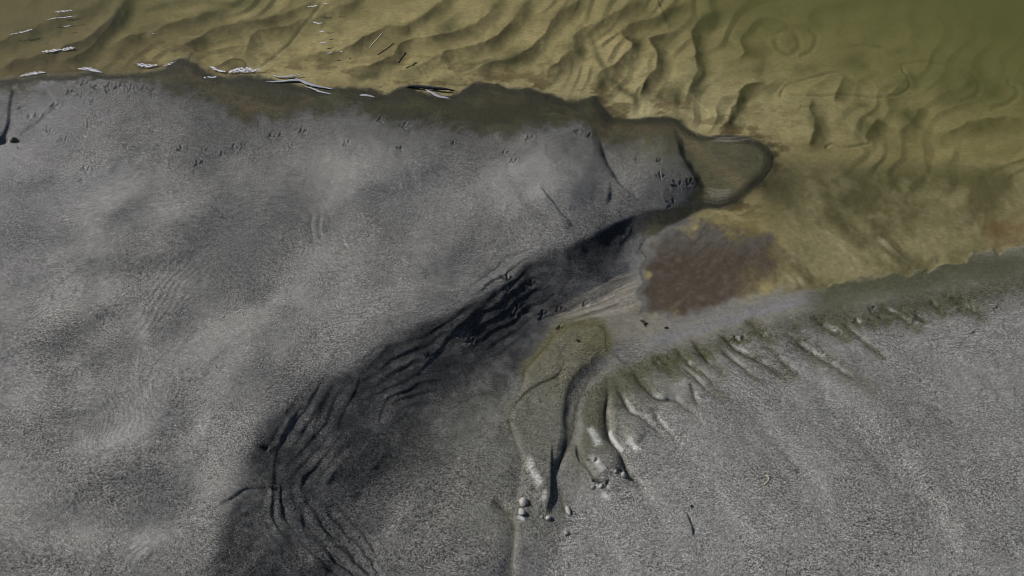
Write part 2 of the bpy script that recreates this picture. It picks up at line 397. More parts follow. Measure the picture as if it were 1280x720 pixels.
# second ridge with a bright broken face
scarp(R, [(722, 520), (721, 545), (727, 572), (736, 592), (748, 606), (762, 614)], .0062, 26, 7, 6, 4, .2)
carve(R, [(722, 556), (730, 578), (738, 592), (750, 604), (760, 608)], 2.2, .006, 5, .1)
for k, (a, b, c, d) in enumerate([(734, 575, 742, 580), (742, 580, 746, 572), (740, 600, 755, 606), (757, 608, 762, 600), (752, 606, 764, 612), (780, 584, 788, 590), (787, 582, 786, 592), (772, 588, 780, 586)]):
    carve(R, [(a, b), ((a + c) / 2 + 1, (b + d) / 2 - 1), (c, d)], 1.5, .005, 1.5, .1)
PALE = np.zeros_like(H); CRACK = np.zeros_like(H)
rills = [([(893, 416), (910, 427), (930, 440), (950, 450), (972, 464), (1000, 486)], .0085, 3.5, 12), ([(972, 414), (1000, 430), (1030, 450), (1075, 478), (1110, 505)], .006, 4, 16),
         ([(862, 424), (877, 440), (894, 459), (915, 476)], .0075, 3.5, 11), ([(818, 444), (838, 460), (858, 474)], .006, 4, 12),
         ([(784, 456), (797, 474), (812, 489), (828, 498), (846, 498), (864, 512), (884, 534)], .0105, 4, 13), ([(766, 474), (778, 493), (790, 513), (806, 521), (824, 538), (844, 562)], .0100, 4, 12),
         ([(756, 466), (760, 492), (757, 520), (763, 545), (773, 560), (786, 588), (806, 610), (826, 640)], .0120, 4.5, 9), ([(812, 502), (825, 523), (842, 544), (860, 566)], .007, 3.5, 10),
         ([(1008, 396), (1040, 412), (1070, 430)], .005, 4, 12), ([(860, 476), (869, 496), (882, 516)], .005, 3, 8), ([(928, 398), (950, 415), (976, 430)], .006, 4, 12), ([(838, 434), (856, 448), (880, 470)], .005, 4, 10),
         ([(1092, 376), (1130, 398), (1160, 420)], .004, 5, 12), ([(1172, 362), (1210, 385), (1240, 405)], .004, 5, 12)]
sj = random.Random(77)
for k in range(26):
    u0 = 786 + k * 18.5 + sj.uniform(-7, 7); v0 = 455 - (u0 - 786) * .215 + 30 * smooth(1000, 1280, u0) * .2 + sj.uniform(-8, 10)
    if sj.random() < .3: continue
    L_ = sj.choice((sj.uniform(10, 22), sj.uniform(18, 40), sj.uniform(40, 75))); q_ = sj.uniform(.55, .95)
    rills.append(([(u0, v0), (u0 + L_ * .35, v0 + L_ * .3 * q_), (u0 + L_ * .7, v0 + L_ * .72 * q_ + sj.uniform(-2, 2)), (u0 + L_, v0 + L_ * q_)], sj.uniform(.0018, .0046), sj.uniform(2.5, 4), sj.uniform(6, 10)))
for pts, dp, st_, ge in rills:
    gully(R, pts, dp * 1.0, st_, ge * .9, 2.5, -1, .35)
    f = field(pts, 30, 2.5)
    if f is not None:
        w, d, s, t = f
        k_ = dp / .010
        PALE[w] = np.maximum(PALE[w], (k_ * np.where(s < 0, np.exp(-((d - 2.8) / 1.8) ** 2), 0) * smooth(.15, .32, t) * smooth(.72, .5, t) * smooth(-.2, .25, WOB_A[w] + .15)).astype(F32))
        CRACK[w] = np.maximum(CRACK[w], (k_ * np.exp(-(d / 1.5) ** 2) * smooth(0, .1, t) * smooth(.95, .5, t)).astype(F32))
        R[w] -= (.0022 * k_ * np.exp(-(d / 1.6) ** 2) * smooth(.05, .2, t) * smooth(.9, .5, t)).astype(F32)
# lit walls of the rills
scarp(R, [(776, 532), (786, 548), (798, 560)], .0095, 16, 6, 5, 3, .25)
scarp(R, [(776, 572), (786, 580), (800, 590)], .0035, 12, 6, 3, 3, .25)
for pts, amp, w_ in [([(890, 460), (980, 540), (1040, 640), (1070, 720)], .0026, 26), ([(980, 440), (1080, 520), (1160, 610), (1220, 720)], .0024, 30),
                     ([(1060, 420), (1160, 480), (1260, 560)], .0022, 30), ([(830, 520), (880, 590), (940, 680), (980, 740)], .0026, 22), ([(780, 580), (830, 640), (870, 720)], .0022, 18),
                     ([(1160, 420), (1280, 490)], .0020, 30), ([(700, 640), (712, 690), (716, 740)], .0022, 12), ([(730, 620), (770, 680), (790, 740)], .0018, 18)]:
    scarp(R, pts, amp * 2.0, w_, w_, 10, 8, .2)
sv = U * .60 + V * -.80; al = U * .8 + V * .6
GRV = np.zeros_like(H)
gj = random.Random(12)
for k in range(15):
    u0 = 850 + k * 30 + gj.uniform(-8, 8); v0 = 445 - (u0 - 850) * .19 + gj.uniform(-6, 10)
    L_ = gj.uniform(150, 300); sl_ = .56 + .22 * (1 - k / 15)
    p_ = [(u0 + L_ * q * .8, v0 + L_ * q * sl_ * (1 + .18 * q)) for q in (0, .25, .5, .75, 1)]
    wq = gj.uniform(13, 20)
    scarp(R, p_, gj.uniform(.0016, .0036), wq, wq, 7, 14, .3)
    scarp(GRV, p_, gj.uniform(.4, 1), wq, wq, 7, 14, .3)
R += fbm(al * .28 + wx * .4, sv + wy * .4, 34, 121, 4) * .0042 * bm_ * smooth(0, 60, sd_b)
scarp(R, [(855, 640), (861, 647), (865, 658), (867, 674)], -.0026, 8, 12, 1.0, 1)
scarp(R, [(868, 676), (882, 690), (896, 712)], .0016, 14, 8, 3, 2)
carve(R, [(949, 600), (954, 603), (961, 608), (963, 613)], 1.2, .0025, .5, .1)

# --- lake bed: asymmetric sand ripples, steep lee to the right / below
crests = [
    [(-60, 68), (0, 56), (30, 44), (60, 30), (100, 20), (130, 2), (150, -20)],
    [(-20, 88), (30, 78), (70, 68), (110, 52), (140, 30), (160, 6), (180, -20)],
    [(60, 84), (110, 66), (135, 40), (150, 22), (176, -12)],
    [(120, 78), (150, 52), (190, 42), (222, 30), (250, 24), (300, 14)],
    [(200, 66), (240, 56), (262, 40), (300, 32), (350, 22), (385, 6), (400, -20)],
    [(300, 78), (316, 52), (322, 40), (360, 34), (400, 22), (440, 4), (460, -20)],
    [(364, 76), (400, 70), (440, 62), (470, 44), (508, 34), (540, 14), (560, -6), (580, -40)],
    [(420, 95), (452, 84), (490, 74), (504, 54), (540, 50), (580, 40), (610, 20), (640, -10)],
    [(545, 90), (556, 68), (580, 62), (612, 52), (640, 34), (652, 12), (660, -20)],
    [(580, 96), (610, 82), (640, 74), (668, 62), (690, 30), (716, 10), (740, -20)],
    [(680, 118), (684, 96), (700, 78), (718, 66), (716, 50), (734, 38), (760, 24), (800, 8), (830, -10)],
    [(740, 118), (752, 96), (768, 84), (784, 72), (790, 60), (774, 44), (800, 30), (840, 16), (880, 0)],
    [(798, 130), (806, 108), (818, 90), (820, 68), (812, 54), (840, 46), (852, 38)],
    [(850, 140), (862, 116), (872, 92), (870, 64), (866, 44), (880, 26), (920, 10)],
    [(892, 168), (908, 152), (924, 120), (934, 108), (960, 106)],
    [(1008, 190), (1018, 170), (1022, 150), (1014, 132), (1020, 120)],
    [(1040, 130), (1050, 112), (1060, 96)],
    [(1080, 176), (1092, 160), (1100, 146)],
    [(1120, 168), (1140, 150), (1150, 130)],
    [(1160, 170), (1200, 160), (1240, 150), (1290, 150)],
    [(1100, 130), (1130, 104), (1140, 86)]]
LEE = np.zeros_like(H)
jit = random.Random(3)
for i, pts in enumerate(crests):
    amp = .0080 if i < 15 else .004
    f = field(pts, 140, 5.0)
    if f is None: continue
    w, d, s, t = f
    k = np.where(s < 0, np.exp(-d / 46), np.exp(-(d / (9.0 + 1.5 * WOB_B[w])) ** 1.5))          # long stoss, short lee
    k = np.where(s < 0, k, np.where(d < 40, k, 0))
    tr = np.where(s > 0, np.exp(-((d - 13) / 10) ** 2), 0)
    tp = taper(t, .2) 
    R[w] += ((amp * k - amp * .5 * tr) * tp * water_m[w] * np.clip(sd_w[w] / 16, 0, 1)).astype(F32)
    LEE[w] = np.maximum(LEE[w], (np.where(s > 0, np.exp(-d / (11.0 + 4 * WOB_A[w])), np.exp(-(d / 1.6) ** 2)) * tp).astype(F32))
# smaller ripples between the traced ones
thr = smooth(560, 900, U)
q1 = (U * .50 + V * 1.15); q2 = (U * .85 + V * .75)
ph = (q1 * (1 - thr) + q2 * thr) / 38.0 + fbm(U, V * 1.6, 130, 321, 3, .45) * 2.0
fr_ = ph - np.floor(ph)
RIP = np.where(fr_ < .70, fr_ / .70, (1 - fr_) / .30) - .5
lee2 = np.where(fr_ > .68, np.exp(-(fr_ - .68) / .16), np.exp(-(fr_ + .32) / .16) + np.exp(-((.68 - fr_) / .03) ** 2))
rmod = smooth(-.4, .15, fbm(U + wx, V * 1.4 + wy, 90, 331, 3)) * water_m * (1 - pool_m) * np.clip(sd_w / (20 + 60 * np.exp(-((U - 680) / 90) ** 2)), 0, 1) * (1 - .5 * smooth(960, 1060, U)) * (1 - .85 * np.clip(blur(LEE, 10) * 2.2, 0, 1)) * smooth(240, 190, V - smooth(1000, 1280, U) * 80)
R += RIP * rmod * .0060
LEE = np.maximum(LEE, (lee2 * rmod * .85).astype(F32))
R += fbm(U + wx * .6, V * 1.8 + wy * .6, 44, 141, 3, .4) * .0022 * water_m * (1 - pool_m)
inlet_m = smooth(930, 1010, U) * smooth(190, 225, V) * water_m
R += fbm(al * .7 + wx * .5, sv * 1.3 + wy * .5, 40, 151, 5) * .0034 * inlet_m * (1 - pool_m)
R += fbm(U + wx, V * 1.5 + wy * 1.4, 12, 161, 4, .6) * .0012 * pool_m
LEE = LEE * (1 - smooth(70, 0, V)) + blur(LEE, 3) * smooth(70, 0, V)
# trails of snails and mussels on the bed
trail = np.zeros_like(H)
for pts, wd_, dp in [([(736, 42), (744, 56), (750, 76), (758, 90), (772, 104), (784, 116), (796, 124), (797, 147)], 4.2, .005),
                     ([(404, 2), (388, 24), (372, 42), (358, 58), (342, 72), (324, 83)], 2.2, .004),
                     ([(975, 124), (982, 108), (1010, 100), (1040, 92), (1055, 93)], 1.8, .004),
                     ([(984, 114), (990, 120), (1030, 120), (1070, 120), (1098, 123), (1126, 118), (1138, 106), (1130, 90), (1128, 82), (1150, 77), (1176, 80), (1196, 84)], 1.8, .005),
                     ([(970, 40), (984, 36), (996, 46), (998, 60), (986, 68), (972, 60), (968, 46)], 3.5, .006), ([(998, 72), (1014, 62), (1020, 44), (1010, 36)], 3, .005),
                     ([(1060, 60), (1078, 57), (1104, 60), (1130, 66)], 2.2, .005), ([(1236, 138), (1262, 130), (1272, 116), (1258, 104)], 3, .006), ([(1200, 126), (1220, 120), (1224, 104), (1210, 90)], 3, .006),
                     ([(560, 84), (580, 88), (600, 80), (618, 76)], 2.4, .004), ([(1000, 134), (1020, 133)], 1.5, .003), ([(1258, 102), (1290, 108)], 3, .006),
                     ([(470, 82), (500, 80), (522, 84), (530, 92)], 1.6, .003), ([(540, 98), (560, 104), (590, 106)], 1.8, .003), ([(1030, 186), (1040, 178), (1060, 184), (1090, 178)], 1.8, .004)]:
    f = field(pts, wd_ * 4 + 6, 1.5)
    if f is None: continue
    w, d, s, t = f
    tp = taper(t, .06)
    dp *= .5
    R[w] += ((-dp * np.exp(-(d / wd_) ** 2) + dp * .15 * np.exp(-((d - wd_ * 1.7) / (wd_ * .6)) ** 2)) * tp).astype(F32)
    trail[w] = np.maximum(trail[w], (np.exp(-(d / (wd_ * .9)) ** 2) * tp).astype(F32))
# streaks on the wet outflow
flow = np.zeros_like(H)
for k in range(26):
    o = k * 2.6 - 26; j = jit.uniform(-3, 3)
    a0 = (800 + jit.uniform(-10, 14), 352 + o * .7 + j)
    pts = [a0, (a0[0] - 34, a0[1] + 16 - o * .1), (a0[0] - 74, a0[1] + 32 - o * .30), (a0[0] - 116, a0[1] + 46 - o * .45)]
    if jit.random() < .5: pts = pts[:3]
    f = field(pts, 10, 3)
    w, d, s, t = f
    q = (np.exp(-(d / 1.3) ** 2) * taper(t, .3)).astype(F32)
    flow[w] = np.maximum(flow[w], q * jit.uniform(.3, 1))
    R[w] += q * .0007
# ripple rings at the end of the spit
for k in range(5):
    carve(R, [(879 - k, 234 + k * 4.2), (893, 238 + k * 4), (908, 239 + k * 3.4), (918 - k, 236 + k * 3)], 1.4, -.0016, 1, .2); carve(flow, [(879 - k, 234 + k * 4.2), (893, 238 + k * 4), (908, 239 + k * 3.4), (918 - k, 236 + k * 3)], 1.2, -.35, 1, .2)
for k in range(2):  # bright water-edge reflection along the spit's top, painted pale
    carve(R, [(892 + 6 * k, 179 - 3 * k), (915, 178 - 4 * k), (936, 176 - 4 * k), (950, 180 - 4 * k)], 1.2, -.0008, 1, .2); carve(flow, [(886 + 4 * k, 177 - 3 * k), (915, 177 - 4 * k), (936, 175 - 4 * k), (953, 180 - 4 * k)], 1.2, -.6, 1, .2)
scarp(R, [(836, 150), (850, 172), (862, 196), (874, 222), (886, 236)], -.0009, 14, 10, 4, 3)

# --- bird tracks: three toes forward, a short one behind
def track(cu, cv, deg, size=9.0, depth=.0034):
    w = window(np.array([[cu - 20, cv - 18], [cu + 20, cv + 18]]), 0)
    dent = np.zeros_like(U[w]); rim = np.zeros_like(dent)
    for da, ln in ((-56, 1.05), (0, 1.35), (52, 1.1), (182, .45)):
        a = math.radians(deg + da)
        P = np.array([(cu, cv), (cu + math.cos(a) * size * ln * .55, cv - math.sin(a) * size * ln * .42), (cu + math.cos(a + .1) * size * ln, cv - math.sin(a + .1) * size * ln * .76)])
        d, s, t = seg_field(U[w], V[w], P)
        dent = np.maximum(dent, np.exp(-(d / .85) ** 2) * (.55 + .45 * smooth(0, .3, t)))
        rim = np.maximum(rim, np.exp(-((d - 2.2) / 1.0) ** 2))
    R[w] += (-depth * dent + depth * .28 * rim * (1 - dent)).astype(F32)
tj = random.Random(5)
for (cu, cv, deg, sz) in [(633, 350, 80, 8), (632, 322 + 28, 60, 5), (634, 364, 100, 7), (626, 384, 70, 8), (647, 386, 40, 9), (665, 358, 95, 6), (697, 388, 40, 6), (590, 427, 120, 6), (534, 446, 60, 5), (676, 398, 20, 6),
                          (848, 236, 120, 8), (860, 232, 60, 6), (842, 258, 150, 8), (825, 228, 100, 6), (795, 205, 80, 4), (822, 206, 40, 4),
                          (66, 133, 20, 6), (110, 158, 90, 7), (61, 165, 70, 5), (80, 176, 110, 7), (115, 129, 60, 5), (102, 121, 80, 5), (86, 117, 30, 6), (104, 106, 30, 6), (118, 109, -10, 6), (134, 109, 10, 6), (146, 110, 40, 6),
                          (162, 112, 60, 7), (178, 112, 20, 6), (188, 115, -20, 6), (134, 116, 40, 4), (246, 206, 30, 8), (222, 184, 50, 5), (228, 184, 110, 5), (252, 189, 20, 6), (276, 193, 20, 6), (289, 183, 10, 7), (303, 182, 40, 5),
                          (156, 182, -20, 5), (210, 207, 10, 6), (107, 213, 100, 6), (101, 226, 80, 4), (336, 170, 10, 6), (350, 168, 30, 4), (376, 167, 30, 7), (363, 185, 60, 5), (432, 185, 40, 6), (503, 158, -10, 7), (474, 151, 20, 5),
                          (500, 191, 0, 5), (660, 178, 30, 6), (628, 196, 10, 6), (640, 208, 20, 5), (720, 166, -20, 4), (735, 172, 0, 5), (566, 180, 10, 4), (25, 130 + 6, 10, 5), (45, 145, 30, 4), (244, 216, 100, 3), (36, 146, 60, 3),
                          (1243, 385, -30, 6), (1088, 386, -30, 6), (1143, 400, -40, 5), (997, 590, 30, 5), (1216, 418, 10, 5), (730, 382, 30, 5), (676, 392, 20, 6), (698, 410, 20, 5), (655, 390, 70, 5), (640, 394, 30, 4), (470, 585, 0, 3)]:
    track(cu, cv, deg + tj.uniform(-8, 8), sz)
# hair-fine crawling traces
for pts in [[(464, 620), (465, 634)], [(470, 622), (478, 630), (474, 642), (466, 650)], [(470, 668), (476, 682), (472, 694)], [(574, 574), (578, 590)], [(1138, 455), (1150, 462)]]:
    carve(R, pts, 1.0, -.0012, .5, .1)
SURF = (H + R).astype(F32)
# keep the shore where it was traced: relief fades in over the first pixels each side
edge = np.clip(np.abs(sd_w) / 6, 0, 1)
SURF = np.where(np.abs(sd_w) < 6, H + R * (.25 + .75 * edge), SURF).astype(F32)
SURF = np.where(lm > .5, np.maximum(SURF, .0010), SURF)
land_far = (sd_w < -8) & (lm < .5)
SURF = np.where(sd_w < 0, np.maximum(SURF, .0012 * smooth(0, 26, -sd_w) + .0001), SURF).astype(F32)
BASE_S = blur(BASE, 8)

# ------------------------------------------------------------------ ground materials per zone (albedo, gloss, grain)
def mixc(c, rgb, m):
    m = np.clip(m, 0, 1)[..., None]
    return c * (1 - m) + np.array(rgb, F32) * m
n1 = fbm(U, V, 70, 201, 4); n2 = fbm(U, V, 24, 211, 4); n3 = fbm(U + wx, V * 1.6 + wy, 40, 221, 5, .6); n4 = fbm(U, V * 1.3, 9, 231, 3, .6)
alb = np.empty(H.shape + (3,), F32); alb[:] = (.222, .216, .206)
nb = fbm(ra + wx, (rb + wy) * 2.2, 100, 205, 5, .55)
alb = mixc(alb, (.128, .127, .126), .42 + n1 * .7 + nb * .8 - BAND * .6 - CONT * .2)
hol = np.zeros_like(H)  # hollows darkened in the colour: moisture plus painted shade
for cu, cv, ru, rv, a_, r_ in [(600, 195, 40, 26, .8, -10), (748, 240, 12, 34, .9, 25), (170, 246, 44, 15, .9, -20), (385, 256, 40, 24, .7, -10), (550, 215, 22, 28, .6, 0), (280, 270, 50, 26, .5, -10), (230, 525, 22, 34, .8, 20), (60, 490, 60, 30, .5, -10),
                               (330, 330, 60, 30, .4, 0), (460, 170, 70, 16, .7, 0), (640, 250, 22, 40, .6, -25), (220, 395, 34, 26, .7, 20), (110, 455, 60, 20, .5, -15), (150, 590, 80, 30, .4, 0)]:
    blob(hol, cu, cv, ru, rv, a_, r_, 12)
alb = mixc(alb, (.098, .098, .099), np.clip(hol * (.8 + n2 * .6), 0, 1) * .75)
silt_p = np.clip(nb * -1.8 - .25 + fbm(U, V, 60, 207, 3) * .6, 0, 1) * smooth(20, 80, sd_p)
for cu, cv, ru, rv, a_, r_ in [(115, 235, 46, 18, .8, -30), (215, 265, 60, 18, .8, -20), (60, 330, 60, 20, .6, -20), (172, 408, 14, 26, .9, -30), (230, 460, 60, 30, .6, 0), (30, 590, 60, 50, .7, 0), (170, 520, 50, 36, .8, 0), (60, 260, 50, 20, .6, -15),
                               (480, 215, 70, 40, .5, -20), (690, 225, 44, 30, .6, 0), (60, 140, 60, 18, .6, -10), (560, 240, 60, 30, .4, 0), (255, 545, 30, 40, .6, 0), (40, 500, 50, 20, .5, 0)]:
    blob(silt_p, cu, cv, ru, rv, a_, r_, 14)
silt_p = np.clip(silt_p, 0, 1)
alb = mixc(alb, (.245, .240, .235), silt_p * .75)
alb = mixc(alb, (.225, .222, .228), smooth(300, 0, U + (V - 130) * .6) * .6)
rough = np.full(H.shape, .85, F32); grain = np.ones(H.shape, F32)
# wet channel floor and shore strip; bank face dark from wet plus painted shade
damp_shade = np.clip(smooth(.995, .84, g_sl) * (1 - bm_) * smooth(115, 0, sd_c + np.maximum(0, V - 560) * .2 + n1 * 36 + n2 * 20), 0, 1) * dry_m * (1 - .45 * smooth(560, 660, V) * np.clip(.5 + n1 * 1.5 + n2, 0, 1))
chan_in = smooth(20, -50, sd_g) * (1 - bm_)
damp_shade = damp_shade * np.clip(1 + n4 * .35 + n2 * .25, .3, 1.3)
alb = mixc(alb, (.037, .038, .041), damp_shade * (1 - .55 * smooth(540, 680, V) * smooth(.18, 0, g_sl)) * (.82 + n2 * .3))
alb = mixc(alb, (.040, .041, .044), ARCD * .8 * dry_m)  # terrace steps: their shade painted as dark lines
near_w = np.exp(-np.maximum(0, sd_g + n2 * 18 + n1 * 20) / 34.0) * smooth(300, 240, V) * smooth(0, -20, -sd_g * 0 + sd_w)
alb = mixc(alb, (.070, .069, .066), near_w * .92)
olive_shore = smooth(9, -9, sd_g + n2 * 8 + n4 * 14) * smooth(300, 255, V) * dry_m
alb = mixc(alb, (.034, .032, .015), olive_shore * .97)
band_n = fbm(U * .8 + V * .4 + wx * .3, V * 2.2 - U * .5 + wy * .3, 46, 351, 5, .6)
alb = mixc(alb, (.088, .066, .034), olive_shore * np.clip(band_n * 2.4 + .1, 0, 1) * smooth(0, 14, -sd_w) * smooth(2, -14, sd_g) * .85)
alb = mixc(alb, (.060, .060, .026), olive_shore * np.clip(fbm(U, V * 1.6, 26, 357, 4) * 2.2, 0, 1) * .7)
wl = np.abs(fbm(U * .7 + V * .2 + wx * .4, V * 3.0 - U * .35 + wy * .6, 30, 461, 4, .55))
alb = mixc(alb, (.115, .100, .060), olive_shore * smooth(.05, .0, wl) * smooth(-.1, .3, n1 + .1) * smooth(2, 12, -sd_w) * .6)
alb = mixc(alb, (.020, .020, .011), olive_shore * np.exp(-((sd_w + 4) / 5) ** 2) * .7)
olive_isl = np.exp(-((U - 820) / 44) ** 2 - ((V - 190) / 24) ** 2)
alb = mixc(alb, (.13, .125, .075), olive_isl * .6)
alb = mixc(alb, (.092, .088, .048), lm * smooth(-1, 9, lobe) * .9)
alb = mixc(alb, (.15, .12, .065), np.exp(-(((U - 880) * .62 - (V - 195) * .78) / 9) ** 2) * lm * .6)
s1 = U * .66 + V * .75; l1 = -U * .75 + V * .66
strk = fbm(l1 * .22 + wx * .5, s1 + wy * .5, 20, 431, 4, .55)
zone_f = smooth(.5, .2, g_sl) * dry_m * (1 - bm_) * smooth(390, 430, V)
alb = mixc(alb, (.060, .061, .063), np.clip(strk * 2.0 + .05, 0, 1) * zone_f * smooth(700, 500, V) * .6)
# outflow floor: pale silt, sky sheen painted lilac, olive film
floor_m = smooth(-4, 16, sd_c) * (1 - bm_) * dry_m * smooth(330, 350, V + (U - 700) * .2)
silt = floor_m * smooth(450, 405, V + (760 - U) * .10) * smooth(640, 720, U)
alb = mixc(alb, (.20, .185, .15), silt * .85)
alb = mixc(alb, (.27, .245, .205), np.clip(flow * 1.1, 0, 1) * (floor_m + .5 * damp_shade + lm))
lil = np.exp(-(np.minimum(0, sd_b + 2) / 16) ** 2) * smooth(0, -4, sd_b) * smooth(790, 830, U) * smooth(1060, 990, U) * dry_m
lil2 = np.exp(-((U - 812) / 26) ** 2 - ((V - 320) / 28) ** 2) * (1 - pool_m) * smooth(.3, .0, g_sl)
alb = mixc(alb, (.185, .183, .195), np.clip(lil + lil2, 0, 1) * .9)
alb = mixc(alb, (.105, .10, .035), np.exp(-((U - 816) / 12) ** 2 - ((V - 298) / 14) ** 2) * np.clip(.6 + n2, 0, 1))
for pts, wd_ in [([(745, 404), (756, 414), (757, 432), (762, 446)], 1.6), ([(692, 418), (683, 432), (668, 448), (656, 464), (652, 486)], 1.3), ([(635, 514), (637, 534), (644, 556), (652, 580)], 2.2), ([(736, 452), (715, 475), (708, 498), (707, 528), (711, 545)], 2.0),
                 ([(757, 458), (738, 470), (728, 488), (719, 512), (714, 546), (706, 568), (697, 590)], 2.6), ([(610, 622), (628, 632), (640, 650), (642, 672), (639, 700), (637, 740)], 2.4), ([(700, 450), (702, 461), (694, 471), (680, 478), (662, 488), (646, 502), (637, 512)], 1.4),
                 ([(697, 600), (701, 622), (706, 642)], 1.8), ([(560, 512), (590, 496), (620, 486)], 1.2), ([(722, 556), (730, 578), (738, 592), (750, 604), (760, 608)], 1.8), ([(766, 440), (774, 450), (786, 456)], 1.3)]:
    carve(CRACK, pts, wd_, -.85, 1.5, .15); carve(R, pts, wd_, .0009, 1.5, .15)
band_g = np.zeros_like(H)
carve(band_g, [(764, 440), (748, 456), (728, 472), (716, 496), (713, 522), (712, 548), (704, 574)], 9, -1, 2, .12)
t_m = smooth(-13, 7, tong + n2 * 12)
t_top = smooth(640, 440, V)
alb = mixc(alb, (.150, .142, .096), t_m * (.35 + .45 * t_top))
alb = mixc(alb, (.105, .098, .040), np.exp(-(tong / 7) ** 2) * smooth(500, 420, V) * .8)
alb = mixc(alb, (.112, .104, .056), np.exp(-((U - 742) / 26) ** 2 - ((V - 425) / 24) ** 2) * .8 * t_m)
alb = mixc(alb, (.068, .068, .072), np.clip(band_g * 1.2, 0, 1) * .85)
green_f = np.exp(-((U - 640) / 120) ** 2) * smooth(450, 520, V) * smooth(720, 640, V) * (1 - bm_) * smooth(.3, 0, g_sl)
alb = mixc(alb, (.150, .148, .125), green_f * .6)
# far bank: olive film along the crest, grey below
crest_d = sd_b
ol_w = 34 + 16 * smooth(900, 1150, U) + 26 * np.exp(-((U - 790) / 60) ** 2) + n2 * 14 
olb = smooth(640, 540, V) * smooth(1.25, .05, (crest_d + n4 * 8) / ol_w) * bm_
olb2 = smooth(120, 20, crest_d + n1 * 40) * bm_ * smooth(900, 760, U) * smooth(630, 520, V)
alb = mixc(alb, (.245, .240, .232), bm_ * .75)
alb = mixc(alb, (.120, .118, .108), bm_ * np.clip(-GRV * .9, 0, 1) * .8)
alb = mixc(alb, (.145, .140, .095), olb2 * .55)
alb = mixc(alb, (.062, .062, .028), olb * .9)
shore_r = smooth(5, -2, sd_w - 5) * smooth(-60, -4, sd_w) * smooth(985, 1040, U) * smooth(300, 330, V) * dry_m
alb = mixc(alb, (.058, .060, .030), shore_r * .85)
rl = np.zeros_like(H)
for pts, dp, st_, ge in rills: carve(rl, pts, ge * .6, -1, 4)
alb = mixc(alb, (.070, .068, .030), np.clip(rl, 0, 1) * smooth(560, 440, V) * .7)
sunlit_crust = PALE.copy()  # pale silt on the rill walls, sunlit brightness painted in
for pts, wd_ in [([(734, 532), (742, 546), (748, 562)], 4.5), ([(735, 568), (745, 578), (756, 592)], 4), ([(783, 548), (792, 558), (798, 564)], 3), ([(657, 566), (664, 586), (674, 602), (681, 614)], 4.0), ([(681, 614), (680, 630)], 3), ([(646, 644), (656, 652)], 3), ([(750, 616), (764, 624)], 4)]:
    carve(sunlit_crust, pts, wd_, -1, 3, .25)
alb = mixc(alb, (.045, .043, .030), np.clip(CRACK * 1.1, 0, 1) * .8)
alb = mixc(alb, (.46, .455, .44), np.clip(sunlit_crust * (1.1 + n4 * .5), 0, 1) * .85)
grain = grain * (1 - .6 * np.clip(sunlit_crust, 0, 1))
# lake bed
bed = np.empty_like(alb); bed[:] = (.350, .285, .150)
bed = mixc(bed, (.245, .20, .10), .45 + n3 * 1.3 + n4 * .35)
bed = mixc(bed, (.36, .31, .185), np.exp(-((U - 800) / 260) ** 2 - ((V - 135) / 50) ** 2) * .8)
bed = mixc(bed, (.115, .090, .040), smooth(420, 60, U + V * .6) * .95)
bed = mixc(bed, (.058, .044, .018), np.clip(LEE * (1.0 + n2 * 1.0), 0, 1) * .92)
spots = np.zeros_like(H)
for cu, cv, ru, rv, a in [(720, 58, 14, 10, .7), (885, 28, 30, 10, .9), (1010, 86, 20, 8, .9), (1070, 78, 18, 9, .9), (1200, 110, 46, 30, .8), (1130, 104, 18, 14, .8), (565, 36, 20, 9, .8), (1240, 120, 26, 16, .6),
                          (610, 82, 16, 7, .9), (588, 80, 12, 3.5, .9), (640, 72, 16, 6, .7), (752, 108, 10, 10, .9), (846, 118, 22, 14, .7), (880, 118, 10, 20, .6), (1084, 162, 14, 12, .9), (1136, 148, 14, 14, .9), (1020, 152, 8, 22, .7),
                          (1080, 134, 8, 5, .9), (200, 8, 40, 8, .6), (300, 8, 30, 8, .7), (420, 40, 14, 8, .6), (1060, 4, 80, 10, .5), (1250, 30, 40, 20, .5), (910, 55, 8, 6, .7), (925, 46, 6, 6, .5), (984, 52, 8, 10, .3), (1120, 66, 16, 5, .6),
                          (470, 92, 26, 8, .9), (510, 98, 16, 6, .6), (560, 100, 20, 8, .6), (950, 84, 10, 8, .6), (1160, 96, 30, 10, .4), (150, 30, 16, 14, .5), (60, 40, 26, 8, .5)]:
    blob(spots, cu, cv, ru, rv, a, -15, 7)
bed = mixc(bed, (.052, .058, .026), np.clip(spots * (.8 + n2 * .7), 0, .95))
bed = mixc(bed, (.085, .075, .040), trail * (.6 + n2 * .6 + n4 * .4) * (1 - .35 * smooth(940, 1000, U)))
lit = np.clip(fbm(U + wx * .3, V * 2.2 + wy * .5, 26, 341, 5, .65) * 3.2 - .1 + fbm(U, V * 2, 8, 347, 3, .6) * .6, 0, 1) * np.exp(-np.maximum(0, sd_w - 6) / 42) * smooth(330, 250, V)
bed = mixc(bed, (.085, .058, .026), lit * .85)
edge_d = np.exp(-np.maximum(0, sd_w) / 7.0) * smooth(300, 230, V)
bed = mixc(bed, (.085, .062, .028), np.clip(edge_d * (.55 + n2), 0, 1))
inl = np.clip(inlet_m, 0, 1)
right_e = np.exp(-np.maximum(0, sd_w + n2 * 10) / 14) * smooth(980, 1040, U) * smooth(290, 310, V)
bed = mixc(bed, (.225, .198, .118), inl * .85)
bed = mixc(bed, (.098, .084, .044), inl * np.clip(fbm(al * .75 + wx * .5, sv * 1.3 + wy * .5, 60, 241, 6, .6) * 2.2 + .22, 0, 1))
bed = mixc(bed, (.36, .31, .22), inl * np.clip(fbm(al * .6 + wx, sv * 1.8 + wy, 24, 251, 4, .6) * 1.8 - .45, 0, 1) * smooth(260, 300, V))
